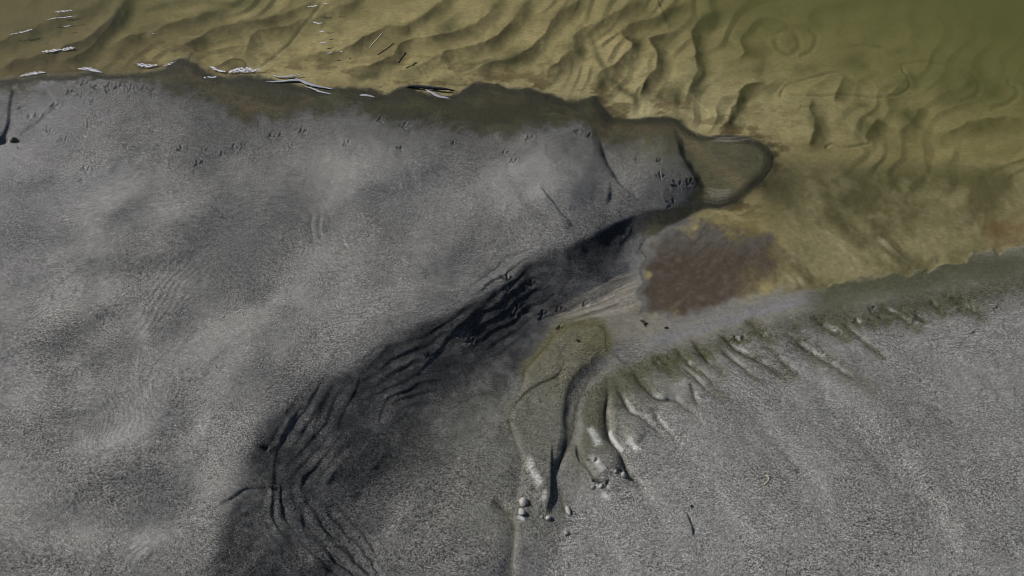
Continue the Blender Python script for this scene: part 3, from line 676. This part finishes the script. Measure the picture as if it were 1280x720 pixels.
bed = mixc(bed, (.075, .064, .034), np.exp(-((U - 975) / 32) ** 2 - ((V - 232) / 26) ** 2) * .9)
bed = mixc(bed, (.15, .085, .045), np.clip(np.exp(-((U - 1258) / 30) ** 2 - ((V - 285) / 22) ** 2) * (.8 + n2), 0, 1) * .8)
bed = mixc(bed, (.105, .078, .026), np.exp(-((U - 945) / 34) ** 2 - ((V - 312) / 30) ** 2) * np.clip(.8 + n2, 0, 1))
bed = mixc(bed, (.115, .105, .052), right_e * .8)
pl = np.clip(pool_m * smooth(1020, 925, U + (V - 330) * .3 + n2 * 50), 0, 1)
bed = mixc(bed, (.064, .045, .044), pl * .92)
bed = mixc(bed, (.110, .088, .084), pl * np.clip(fbm(U + wx, V * 1.8 + wy * 1.5, 12, 261, 4, .65) * 1.8, 0, 1) * .8)
bed = mixc(bed, (.125, .118, .120), pl * np.exp(-((V - 290) / 22) ** 2) * .6)
bed = mixc(bed, (.185, .18, .19), smooth(17, 3, sd_w + n2 * 8) * smooth(262, 285, V) * smooth(1000, 960, U) * smooth(770, 790, U) * .85)  # lilac sky sheen painted round the pool's edge
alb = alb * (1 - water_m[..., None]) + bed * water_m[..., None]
grain = grain * (1 - water_m) * (1 - .45 * silt_p) * np.clip(.85 + fbm(U, V, 60, 421, 4) * .6, .45, 1.15) * (1 - .55 * np.clip(silt + lil + lil2, 0, 1))
wet = np.clip(np.maximum.reduce([near_w, olive_shore, lm, lil, lil2, silt, .35 * damp_shade, .6 * olb, np.exp(-((U - 742 + (V - 455) * .75) / 15) ** 2 - ((V - 462) / 26) ** 2)]), 0, 1)
rough = .86 - .22 * wet

# ------------------------------------------------------------------ materials
def new_mat(name):
    m = bpy.data.materials.new(name); m.use_nodes = True
    nt = m.node_tree; nt.nodes.clear()
    return m, nt.nodes, nt.links
def sand_material():
    m, N, L = new_mat('sand')
    out = N.new('ShaderNodeOutputMaterial'); b = N.new('ShaderNodeBsdfPrincipled')
    at = N.new('ShaderNodeAttribute'); at.attribute_name = 'ground_colour'
    pr = N.new('ShaderNodeAttribute'); pr.attribute_name = 'ground_props'      # r = roughness, g = grain
    sep = N.new('ShaderNodeSeparateColor'); L.new(pr.outputs['Color'], sep.inputs[0])
    tc = N.new('ShaderNodeTexCoord')
    vo = N.new('ShaderNodeTexVoronoi'); vo.inputs['Scale'].default_value = 560.0; L.new(tc.outputs['Object'], vo.inputs['Vector'])
    sv_ = N.new('ShaderNodeSeparateColor'); L.new(vo.outputs['Color'], sv_.inputs[0])
    no = N.new('ShaderNodeTexNoise'); no.inputs['Scale'].default_value = 380.0; no.inputs['Detail'].default_value = 4.0; no.inputs['Roughness'].default_value = .7
    L.new(tc.outputs['Object'], no.inputs['Vector'])
    r1 = N.new('ShaderNodeMapRange'); r1.inputs['To Min'].default_value = .02; r1.inputs['To Max'].default_value = 1.95
    L.new(sv_.outputs[0], r1.inputs['Value'])
    pale = N.new('ShaderNodeMath'); pale.operation = 'GREATER_THAN'; pale.inputs[1].default_value = .955; L.new(sv_.outputs[1], pale.inputs[0])
    ma = N.new('ShaderNodeMath'); ma.operation = 'MULTIPLY_ADD'; ma.inputs[1].default_value = 1.5; L.new(pale.outputs[0], ma.inputs[0]); L.new(r1.outputs[0], ma.inputs[2])
    v2 = N.new('ShaderNodeTexVoronoi'); v2.inputs['Scale'].default_value = 250.0; L.new(tc.outputs['Object'], v2.inputs['Vector'])
    s2 = N.new('ShaderNodeSeparateColor'); L.new(v2.outputs['Color'], s2.inputs[0])
    r4 = N.new('ShaderNodeMapRange'); r4.inputs['To Min'].default_value = .90; r4.inputs['To Max'].default_value = 1.10; L.new(s2.outputs[2], r4.inputs['Value'])
    m4 = N.new('ShaderNodeMath'); m4.operation = 'MULTIPLY'; L.new(ma.outputs[0], m4.inputs[0]); L.new(r4.outputs[0], m4.inputs[1])
    r2 = N.new('ShaderNodeMapRange'); r2.inputs['From Min'].default_value = .3; r2.inputs['From Max'].default_value = .7; r2.inputs['To Min'].default_value = .72; r2.inputs['To Max'].default_value = 1.28
    L.new(no.outputs[0], r2.inputs['Value'])
    mu = N.new('ShaderNodeMath'); mu.operation = 'MULTIPLY'; L.new(m4.outputs[0], mu.inputs[0]); L.new(r2.outputs[0], mu.inputs[1])
    gm = N.new('ShaderNodeMix'); gm.inputs[2].default_value = 1.0; L.new(sep.outputs[1], gm.inputs[0]); L.new(mu.outputs[0], gm.inputs[3])
    # fine silt mottling where there is no coarse grain
    n2_ = N.new('ShaderNodeTexNoise'); n2_.inputs['Scale'].default_value = 70.0; n2_.inputs['Detail'].default_value = 8.0; n2_.inputs['Roughness'].default_value = .75
    L.new(tc.outputs['Object'], n2_.inputs['Vector'])
    r3 = N.new('ShaderNodeMapRange'); r3.inputs['From Min'].default_value = .3; r3.inputs['From Max'].default_value = .7; r3.inputs['To Min'].default_value = .74; r3.inputs['To Max'].default_value = 1.24
    L.new(n2_.outputs[0], r3.inputs['Value'])
    mu2 = N.new('ShaderNodeMath'); mu2.operation = 'MULTIPLY'; L.new(gm.outputs[0], mu2.inputs[0]); L.new(r3.outputs[0], mu2.inputs[1])
    vm = N.new('ShaderNodeVectorMath'); vm.operation = 'SCALE'; L.new(at.outputs['Color'], vm.inputs[0]); L.new(mu2.outputs[0], vm.inputs['Scale'])
    L.new(vm.outputs[0], b.inputs['Base Color'])
    L.new(sep.outputs[0], b.inputs['Roughness'])
    b.inputs['Specular IOR Level'].default_value = .14
    hm = N.new('ShaderNodeMath'); hm.operation = 'MULTIPLY_ADD'; hm.inputs[1].default_value = -.9; L.new(vo.outputs['Distance'], hm.inputs[0])
    h2 = N.new('ShaderNodeMath'); h2.operation = 'MULTIPLY'; h2.inputs[1].default_value = 1.6; L.new(no.outputs[0], h2.inputs[0]); L.new(h2.outputs[0], hm.inputs[2])
    hg = N.new('ShaderNodeMath'); hg.operation = 'MULTIPLY'; L.new(hm.outputs[0], hg.inputs[0]); L.new(sep.outputs[1], hg.inputs[1])
    bp = N.new('ShaderNodeBump'); bp.inputs['Strength'].default_value = 1.0; bp.inputs['Distance'].default_value = .0020
    L.new(hg.outputs[0], bp.inputs['Height']); L.new(bp.outputs[0], b.inputs['Normal'])
    L.new(b.outputs[0], out.inputs['Surface'])
    return m
def water_material():
    m, N, L = new_mat('lake_water')
    out = N.new('ShaderNodeOutputMaterial')
    tr = N.new('ShaderNodeBsdfTransparent'); tr.inputs[0].default_value = (.97, .98, .93, 1)
    gl = N.new('ShaderNodeBsdfGlossy'); gl.inputs['Roughness'].default_value = .03; gl.inputs[0].default_value = (.6, .6, .6, 1)
    tc = N.new('ShaderNodeTexCoord')
    no = N.new('ShaderNodeTexNoise'); no.inputs['Scale'].default_value = 14; no.inputs['Detail'].default_value = 3
    L.new(tc.outputs['Object'], no.inputs['Vector'])
    bp = N.new('ShaderNodeBump'); bp.inputs['Strength'].default_value = .5; bp.inputs['Distance'].default_value = .004
    L.new(no.outputs[0], bp.inputs['Height']); L.new(bp.outputs[0], gl.inputs['Normal'])
    lw = N.new('ShaderNodeLayerWeight'); lw.inputs['Blend'].default_value = .5          # Schlick: the same from above and from below
    p5 = N.new('ShaderNodeMath'); p5.operation = 'POWER'; p5.inputs[1].default_value = 5.0; L.new(lw.outputs['Facing'], p5.inputs[0])
    fr = N.new('ShaderNodeMath'); fr.operation = 'MULTIPLY_ADD'; fr.inputs[1].default_value = .98; fr.inputs[2].default_value = .02; L.new(p5.outputs[0], fr.inputs[0])
    mx = N.new('ShaderNodeMixShader'); L.new(fr.outputs[0], mx.inputs[0]); L.new(tr.outputs[0], mx.inputs[1]); L.new(gl.outputs[0], mx.inputs[2])
    L.new(mx.outputs[0], out.inputs['Surface'])
    vo = N.new('ShaderNodeVolumePrincipled')
    vo.inputs['Color'].default_value = (.40, .40, .13, 1)
    vo.inputs['Density'].default_value = 2.8
    vo.inputs['Anisotropy'].default_value = .0
    L.new(vo.outputs[0], out.inputs['Volume'])
    return m
def plain(name, rgb, rgh=.7, var=.25, scale=300.0, spec=.4, bump=.0):
    m, N, L = new_mat(name)
    out = N.new('ShaderNodeOutputMaterial'); b = N.new('ShaderNodeBsdfPrincipled')
    tc = N.new('ShaderNodeTexCoord'); no = N.new('ShaderNodeTexNoise'); no.inputs['Scale'].default_value = scale; no.inputs['Detail'].default_value = 4
    L.new(tc.outputs['Object'], no.inputs['Vector'])
    r = N.new('ShaderNodeMapRange'); r.inputs['From Min'].default_value = .3; r.inputs['From Max'].default_value = .7
    r.inputs['To Min'].default_value = 1 - var; r.inputs['To Max'].default_value = 1 + var; L.new(no.outputs[0], r.inputs['Value'])
    vm = N.new('ShaderNodeVectorMath'); vm.operation = 'SCALE'; vm.inputs[0].default_value = rgb; L.new(r.outputs[0], vm.inputs['Scale'])
    L.new(vm.outputs[0], b.inputs['Base Color']); b.inputs['Roughness'].default_value = rgh; b.inputs['Specular IOR Level'].default_value = spec
    if bump:
        bp = N.new('ShaderNodeBump'); bp.inputs['Distance'].default_value = bump; L.new(no.outputs[0], bp.inputs['Height']); L.new(bp.outputs[0], b.inputs['Normal'])
    L.new(b.outputs[0], out.inputs['Surface'])
    return m
M_SAND = sand_material(); M_WATER = water_material()
M_PALE = plain('pale_stone', (.34, .33, .305), .8, .25, 400, bump=.0006)
M_GREYST = plain('grey_stone', (.25, .245, .23), .75, .2, 400, bump=.0006)
M_STICK = plain('dark_wet_wood', (.030, .028, .032), .35, .4, 600, .5, .0006)
M_STRAW = plain('dry_straw', (.50, .46, .30), .6, .2, 500)
def glint_material():  # translucent white for the painted sky glints
    m = plain('painted_glint', (.66, .66, .72), .5, .2, 900, .3, .0008)
    N, L = m.node_tree.nodes, m.node_tree.links
    out = [n for n in N if n.type == 'OUTPUT_MATERIAL'][0]; b = [n for n in N if n.type == 'BSDF_PRINCIPLED'][0]
    tr = N.new('ShaderNodeBsdfTransparent'); mx = N.new('ShaderNodeMixShader')
    tc = N.new('ShaderNodeTexCoord'); no = N.new('ShaderNodeTexNoise'); no.inputs['Scale'].default_value = 130; no.inputs['Detail'].default_value = 5
    L.new(tc.outputs['Object'], no.inputs['Vector'])
    r = N.new('ShaderNodeMapRange'); r.inputs['From Min'].default_value = .41; r.inputs['From Max'].default_value = .55; L.new(no.outputs[0], r.inputs['Value'])
    r.inputs['To Min'].default_value = .0; r.inputs['To Max'].default_value = .85
    L.new(r.outputs[0], mx.inputs[0]); L.new(tr.outputs[0], mx.inputs[1]); L.new(b.outputs[0], mx.inputs[2]); L.new(mx.outputs[0], out.inputs['Surface'])
    return m
M_GLINT = glint_material()
M_REFLECTION = plain('painted_reflection', (.34, .34, .38), .35, .25, 700, .5, .0005)  # pale colour standing in for reflections at the water edge
M_DARK = plain('dark_debris', (.018, .016, .014), .7, .3, 700)

# ------------------------------------------------------------------ ground sheet
def sample(A, u, v):
    x = np.clip(u - U0, 0, NU - 1.001); y = np.clip(v - V0, 0, NV - 1.001)
    xi = x.astype(np.int32); yi = y.astype(np.int32); fx = (x - xi).astype(F32); fy = (y - yi).astype(F32)
    if A.ndim == 3: fx = fx[..., None]; fy = fy[..., None]
    return (A[yi, xi] * (1 - fx) + A[yi, xi + 1] * fx) * (1 - fy) + (A[yi + 1, xi] * (1 - fx) + A[yi + 1, xi + 1] * fx) * fy
def axis(lo, hi, fn, far):
    a = [lo]
    while a[-1] < hi: a.append(a[-1] + fn(a[-1]))
    d = fn(hi); e = []; p = a[-1]
    while p < far[1]: d *= 1.6; p += d; e.append(p)
    d = fn(lo); s = []; p = a[0]
    while p > far[0]: d *= 1.6; p -= d; s.append(p)
    return np.array(s[::-1] + a + e)
xs = axis(-1.95, 1.95, lambda x: .0023 if abs(x) < 1.05 else .0023 + (abs(x) - 1.05) * .0022, (-1500, 1500))
ys = axis(.86, 3.35, lambda y: .0017 * (y / .95) ** .95, (-1500, 1500))
X, Y = np.meshgrid(xs, ys)
Z = np.zeros_like(X)
for it in range(5):
    yy = np.maximum(Y, .25)
    u_, v_ = project(X, yy, np.clip(Z, -.3, .2))
    Z = sample(BASE_S, u_, v_)
u_, v_ = project(X, np.maximum(Y, .25), Z)
Z = sample(SURF, u_, v_)
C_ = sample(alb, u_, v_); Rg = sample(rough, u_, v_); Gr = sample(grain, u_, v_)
def grid_mesh(name, X, Y, Z):
    ny, nx = X.shape
    me = bpy.data.meshes.new(name)
    co = np.stack([X, Y, Z], -1).reshape(-1, 3).astype(F32)
    idx = np.arange(nx * ny, dtype=np.int32).reshape(ny, nx)
    q = np.stack([idx[:-1, :-1], idx[:-1, 1:], idx[1:, 1:], idx[1:, :-1]], -1).reshape(-1, 4)
    me.vertices.add(len(co)); me.vertices.foreach_set('co', co.ravel())
    me.loops.add(q.size); me.loops.foreach_set('vertex_index', q.ravel())
    me.polygons.add(len(q)); me.polygons.foreach_set('loop_start', np.arange(0, q.size, 4, dtype=np.int32))
    me.polygons.foreach_set('use_smooth', np.ones(len(q), bool))
    me.update(calc_edges=True)
    return me
gm_ = grid_mesh('sandy_ground', X, Y, Z)
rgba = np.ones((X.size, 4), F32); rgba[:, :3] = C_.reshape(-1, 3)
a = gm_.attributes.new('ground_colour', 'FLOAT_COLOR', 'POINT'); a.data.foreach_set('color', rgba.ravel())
rgba = np.ones((X.size, 4), F32); rgba[:, 0] = Rg.ravel(); rgba[:, 1] = Gr.ravel(); rgba[:, 2] = 0
a = gm_.attributes.new('ground_props', 'FLOAT_COLOR', 'POINT'); a.data.foreach_set('color', rgba.ravel())
gm_.materials.append(M_SAND)
ground = bpy.data.objects.new('sandy_ground', gm_); ground['kind'] = 'structure'; ground['label'] = 'grey sandy shore running down into the rippled lake bed'
COL.objects.link(ground)

# ------------------------------------------------------------------ lake water (a closed body of murky water over the bed)
bmw = bmesh.new()
bmesh.ops.create_cube(bmw, size=1)
for v in bmw.verts:
    v.co.x *= 2600; v.co.y = v.co.y * 2600 ; v.co.z = 0.0 if v.co.z > 0 else -.9
mw = bpy.data.meshes.new('lake_water'); bmw.to_mesh(mw); bmw.free(); mw.materials.append(M_WATER)
wob_ = bpy.data.objects.new('lake_water', mw); wob_['kind'] = 'structure'; wob_['label'] = 'shallow olive green lake water over rippled sand'
COL.objects.link(wob_)

# ------------------------------------------------------------------ loose things
def at(u, v, lift=0.0, surface=None):
    z = float(sample(SURF, np.array([float(u)]), np.array([float(v)]))[0])
    if surface is not None: z = max(z, surface)
    dx, dy, dz = ray(u, v)
    t = (z - CAM_H) / float(dz)
    return Vector((float(dx) * t, float(dy) * t, z + lift))
def mpp(u, v):
    dx, dy, dz = ray(u, v)
    return -CAM_H / float(dz) / FPX                       # metres per traced pixel, across
def link(name, bm, mat, loc, label, cat, group=None, smooth_=True):
    me = bpy.data.meshes.new(name)
    for f in bm.faces: f.smooth = smooth_
    bm.normal_update(); bm.to_mesh(me); bm.free(); me.materials.append(mat)
    o = bpy.data.objects.new(name, me); o.location = loc
    o['label'] = label; o['category'] = cat
    if group: o['group'] = group
    COL.objects.link(o)
    return o
def pebble(u, v, wpx, hpx, mat, label, seed, sink=.35, rot=0, cat='pebble', name='pebble'):
    s = mpp(u, v); rx = wpx * s / 2.2; ry = hpx * s / 2.2 / .75; rz = min(rx, ry) * .75
    rr = random.Random(seed); bm = bmesh.new()
    bmesh.ops.create_icosphere(bm, subdivisions=3, radius=1)
    off = Vector((rr.uniform(0, 99), rr.uniform(0, 99), rr.uniform(0, 99)))
    from mathutils import noise
    planes = [(Vector((rr.uniform(-1, 1), rr.uniform(-1, 1), rr.uniform(-.3, 1))).normalized(), rr.uniform(.68, .9)) for k in range(7)]
    for q in bm.verts:
        c = q.co.copy()
        for n, dd in planes:
            e = c.dot(n) - dd
            if e > 0: c -= n * e * .85
        c *= 1 + .10 * noise.noise(q.co * 1.7 + off) + .04 * noise.noise(q.co * 5 + off)
        q.co = Vector((c.x * rx, c.y * ry, c.z * rz))
    p = at(u, v)
    o = link(name, bm, mat, p + Vector((0, 0, rz * (1 - 2 * sink))), label, cat, 'pebbles at the foot of the rills')
    o.rotation_euler = (0, 0, math.radians(rot))
    return o
def tube(pts, rad, sides=7, rough_=.12, seed=0):
    """tapered crooked rod through 3-D points"""
    rr = random.Random(seed); bm = bmesh.new(); rings = []
    n = len(pts)
    for i, p in enumerate(pts):
        d = (pts[min(i + 1, n - 1)] - pts[max(i - 1, 0)]).normalized()
        a = d.cross(Vector((0, 0, 1)));
        if a.length < 1e-4: a = Vector((1, 0, 0))
        a.normalize(); b = d.cross(a)
        r = rad(i / (n - 1))
        rings.append([bm.verts.new(p + (a * math.cos(k / sides * 2 * math.pi) + b * math.sin(k / sides * 2 * math.pi)) * r * (1 + rr.uniform(-rough_, rough_))) for k in range(sides)])
    for i in range(n - 1):
        for k in range(sides):
            bm.faces.new([rings[i][k], rings[i][(k + 1) % sides], rings[i + 1][(k + 1) % sides], rings[i + 1][k]])
    bm.faces.new(rings[0]); bm.faces.new(rings[-1][::-1])
    bmesh.ops.recalc_face_normals(bm, faces=bm.faces)
    return bm
def ribbon(pts, width, thick, seed=0, jag=.25):
    """thin domed strip with ragged sides"""
    rr = random.Random(seed); bm = bmesh.new(); n = len(pts); rows = []
    for i, p in enumerate(pts):
        d = (pts[min(i + 1, n - 1)] - pts[max(i - 1, 0)]); d.z = 0; d.normalize()
        sd = Vector((-d.y, d.x, 0)); t = i / (n - 1)
        w = width * max(.06, (math.sin(math.pi * min(1, max(0, t))) ** .55)) * .5
        wa = w * (1 + rr.uniform(-jag, jag)); wb = w * (1 + rr.uniform(-jag, jag))
        h = thick * (.3 + .7 * math.sin(math.pi * t)) * (1 + rr.uniform(-.3, .3))
        rows.append([bm.verts.new(p + sd * -wa), bm.verts.new(p + sd * -wa * .55 + Vector((0, 0, h * .8))), bm.verts.new(p + Vector((0, 0, h))),
                     bm.verts.new(p + sd * wb * .55 + Vector((0, 0, h * .8))), bm.verts.new(p + sd * wb), bm.verts.new(p + Vector((0, 0, -thick * .4)))])
    for i in range(n - 1):
        for k in range(6):
            bm.faces.new([rows[i][k], rows[i][(k + 1) % 6], rows[i + 1][(k + 1) % 6], rows[i + 1][k]])
    bm.faces.new(rows[0][::-1]); bm.faces.new(rows[-1])
    bmesh.ops.recalc_face_normals(bm, faces=bm.faces)
    return bm
def trace(pts, lift=0.0, surface=None, step=3.0):
    C = curve(pts, step)
    P = [at(u, v, lift, surface) for u, v in C]
    return P
def local(P):
    o = P[len(P) // 2].copy()
    return o, [p - o for p in P]

pebble(654.5, 628.5, 12, 11, M_PALE, 'largest pale round pebble, beside the lower end of the olive sand tongue', 1, .28)
pebble(652.5, 641, 10, 9, M_PALE, 'pale pebble just below the largest round one', 2, .3, 20)
pebble(685.5, 648, 8, 6, M_PALE, 'small pale oval pebble midway between the stacked pebbles and the upright one', 3, .3)
pebble(710.5, 639, 7, 11.5, M_PALE, 'upright oval pale pebble with a dark shadow on its right', 4, .25, 12)
pebble(708.5, 667, 9, 6.5, M_GREYST, 'grey pebble lying alone below the upright oval one', 5, .35)
pebble(780, 594.5, 9, 7.5, M_GREYST, 'round grey pebble at the cracked lower end of the right rill', 6, .3)
pebble(769.5, 590, 6, 4.5, M_GREYST, 'tiny grey pebble just left of the one by the cracks', 7, .35)
pebble(741, 610, 6, 5, M_GREYST, 'tiny grey pebble at the left end of the cracked sand edge', 8, .3)
pebble(752, 608, 8, 6, M_GREYST, 'small dark-shadowed grey stone in the middle of the cracked sand edge', 9, .3)
pebble(761, 610, 7, 7, M_PALE, 'small pale stone at the right end of the cracked sand edge', 10, .3)
pebble(676.5, 646.5, 4, 3, M_PALE, 'tiniest pale pebble, just left of the small oval one', 11, .3)
pebble(17, 176, 10, 9, plain('olive_stone', (.085, .082, .05), .8, .2, 400), 'dull olive stone in the slumped notch at the left edge', 12, .3, 30)
# sticks and straw in the shallows
o, P = local(trace([(508, 109), (520, 109), (534, 110), (548, 111.5), (560, 112.5), (568, 114)], .002, .001))
link('floating_stick', tube(P, lambda t: .0052 * (.35 + .65 * math.sin(math.pi * min(1, t * .9 + .08))), seed=3, rough_=.3), M_STICK, o, 'dark wet stick floating at the water edge', 'stick')
o, P = local(trace([(532, 112), (540, 116), (550, 121), (563, 123.5)], .001, .001))  # meniscus reflection below the stick, shaped as a pale strip
link('reflection_strip', ribbon(P, .013, .0012, 5), M_REFLECTION, o, 'pale painted reflection forking off below the dark floating stick', 'painted reflection', 'pale reflections along the waterline')
o, P = local([at(498, 78, .001, 0), at(500, 76.5, .002, 0), at(502, 74.5, .004, 0), at(505, 71.5, .006, 0), at(507, 69, .008, 0)])
tw = link('twig', tube(P, lambda t: .0034 * (1 - .35 * t) + (.0022 if t > .8 else 0), seed=8), M_STICK, o, 'short dark twig sticking up out of the rippled shallows', 'twig')
o, P = local([at(462, 61.5, .004, 0.0), at(469, 53.5, .005, 0.0), at(478, 44, .006, 0.0)])
link('straw', tube(P, lambda t: .0022, 6, .05), M_STRAW, o, 'thin straight pale straw lying on the water', 'straw')
# wave-edge reflections painted as thin pale strips
o, P = local(trace([(332, 103), (350, 102.5), (364, 101), (374, 100.5), (384, 104.5), (394, 107.5), (406, 110), (419, 112.5)], .0015, .0015))
link('reflection_strip', ribbon(P, .014, .0014, 11, .3), M_REFLECTION, o, 'long curved pale reflection lying along the waterline', 'painted reflection', 'pale reflections along the waterline')
o, P = local(trace([(382, 108.5), (392, 111.5), (402, 115.5), (415, 118)], .0012, .0012))
link('reflection_strip', ribbon(P, .009, .0012, 12, .3), M_REFLECTION, o, 'short pale reflection just below the long curved one', 'painted reflection', 'pale reflections along the waterline')
o, P = local(trace([(341, 94), (350, 96.5), (362, 96), (378, 93)], .001, .001))
link('reflection_strip', ribbon(P, .010, .0010, 13, .3), M_REFLECTION, o, 'faint pale reflection just above the long curved one', 'painted reflection', 'pale reflections along the waterline')
o, P = local(trace([(449, 119), (458, 119.5), (470, 122)], .001, .001))
link('reflection_strip', ribbon(P, .012, .0010, 14, .3), M_REFLECTION, o, 'small pale streak left of the dark floating stick', 'painted reflection', 'pale reflections along the waterline')
# sky glints on the wavelets, painted as thin white floating strips
glint = [([(25, 95.5), (34, 93.5), (46, 91.5), (57, 90.5)], 4.6, 'long smooth white sky-glint streak at the left end of the waterline'),
        ([(98, 86), (108, 86), (118, 88), (128, 91)], 5.2, 'slanting white sky-glint streak above the row of bird tracks'),
        ([(171, 79), (178, 82), (188, 82.5), (197, 81.5)], 5.5, 'ragged white sky-glint streak left of the dark shore point'),
        ([(203, 83), (211, 80.5), (220, 77)], 2.4, 'thin foam line climbing the dark shore point'),
        ([(262, 83), (268, 86), (276, 89), (284, 90)], 4.0, 'broken foam patch just right of the dark shore point'),
        ([(286, 91), (296, 88.5), (306, 87), (316, 85)], 7.5, 'widest white foam patch on the waterline'),
        ([(304, 91), (314, 88.5), (328, 87)], 4.0, 'foam tail at the right of the widest foam patch'),
        ([(253, 98), (262, 96.5), (272, 96)], 3.4, 'small foam fleck below the broken foam patch'),
        ([(52, 65), (64, 64), (78, 61.5)], 4.5, 'dull foam fleck on the ripple above the left waterline'),
        ([(77, 63), (86, 61), (94, 59.5)], 5.0, 'bright ragged foam fleck ending the same ripple line'),
        ([(12, 43.5), (24, 41), (42, 36.5)], 2.6, 'thin foam line at the far left of the shallows'),
        ([(56, 25), (72, 22.5), (98, 20)], 1.8, 'hair-thin foam line under the uppermost left fleck'),
        ([(69, 15), (80, 14.5), (91, 12.5)], 3.0, 'uppermost foam fleck at the left'),
        ([(78, 33), (84, 33), (89, 32)], 2.0, 'tiny foam fleck between two left ripples'),
        ([(189, 42), (192, 41.8), (195, 41.5)], 2.2, 'tiny lone foam dot in the second ripple trough'),
        ([(385, 8), (392, 8), (398, 6.5)], 2.4, 'foam fleck at the top of the sparkling cluster'),
        ([(390, 27), (397, 29), (404, 28.5)], 2.2, 'foam fleck at the foot of the sparkling cluster'),
        ([(398, 40), (402, 39.5), (406, 38.5)], 2.6, 'small foam fleck below the sparkling cluster'),
        ([(398, 54), (403, 53.5), (409, 52.5)], 2.8, 'lowest small foam fleck in the line under the cluster'),
        ([(407, 68), (411, 66.5), (416, 66)], 2.0, 'faint foam fleck left on the long dark ripple'),
        ([(424, 65), (428, 64), (430, 63.5)], 1.8, 'faint sky glint right on the long dark ripple'),
        ([(404, 5.5), (408, 5), (412, 3.5)], 1.8, 'sky glint nearest the top edge')]
for i, (pts, wpx, lab) in enumerate(glint):
    C = curve(pts, 1.6)
    rj = random.Random(40 + i)
    P = [at(u + rj.uniform(-.3, .3), v + rj.uniform(-.35, .35), .0006, .0006) for u, v in C]
    o, P = local(P)
    wm = wpx * mpp(*pts[1]) / .66
    link('glint_strip', ribbon(P, wm, .0003, 60 + i, .5), M_GLINT, o, lab, 'glint', 'white sky glints painted on the shallows')
# small dark bits
bits = [([(800, 401), (804, 402), (807, 405), (810, 404)], 3.2, 'dark curled leaf bit at the lower left of the reddish pool'), ([(830, 410.5), (833, 410), (836, 410.5)], 2.2, 'tiny dark leaf bit on the wet silt below the reddish pool'),
        ([(719, 425.5), (722, 426), (725, 427.5)], 2.4, 'tiny dark leaf bit on the olive sand tongue'), ([(805, 406.5), (807, 408), (808, 409.5)], 1.8, 'dark crumb below the curled leaf bit'), ([(862, 633), (864, 632), (865, 634)], 4.0, 'dark crumb above the cracked crusted sand at lower right')]
for i, (pts, wpx, lab) in enumerate(bits):
    o, P = local([at(u, v, .0012) for u, v in curve(pts, 1.2)])
    link('leaf_bit', ribbon(P, wpx * mpp(*pts[0]) / .7, .0018, 90 + i, .4), M_DARK, o, lab, 'leaf bit', 'small dark leaf bits')
o, P = local([at(u, v, .0015) for u, v in curve([(957, 594), (960, 597), (960.5, 600), (958, 603), (955, 606)], 1.2)])
link('straw_curl', tube(P, lambda t: .0016 * (1 - .5 * t), 6, .1), M_STRAW, o, 'tiny curled yellow straw on the far grey sand', 'straw')
# dark specks strewn on the sand: nobody could count them
rs = random.Random(21); bm = bmesh.new()
spot = [(52, 307), (26, 307), (163, 453), (195, 463), (236, 461), (270, 457), (130, 263), (121, 262), (100, 306), (217, 451), (278, 290), (22, 185), (165, 155), (221, 224), (277, 290), (461, 270), (461, 295), (536, 286), (575, 320),
        (434, 295), (408, 404), (271, 459), (60, 500), (110, 619), (874, 531), (886, 632), (978, 688), (1246, 500), (1180, 680), (470, 670), (489, 669), (1010, 676), (1164, 672)]
for k in range(70): spot.append((rs.uniform(-20, 560), rs.uniform(190, 720)) if rs.random() < .6 else (rs.uniform(800, 1290), rs.uniform(480, 720)))
for u, v in spot:
    p = at(u, v); r = mpp(u, v) * rs.uniform(.5, 1.3)
    res = bmesh.ops.create_icosphere(bm, subdivisions=1, radius=r)
    for q in res['verts']: q.co = Vector((q.co.x * rs.uniform(.7, 1.5), q.co.y * rs.uniform(.7, 1.5), q.co.z * .7)) + p
me = bpy.data.meshes.new('dark_specks'); bm.to_mesh(me); bm.free(); me.materials.append(M_DARK)
o = bpy.data.objects.new('dark_specks', me); o['kind'] = 'stuff'; o['label'] = 'tiny dark specks strewn over the grey sand'; o['category'] = 'specks'
COL.objects.link(o)
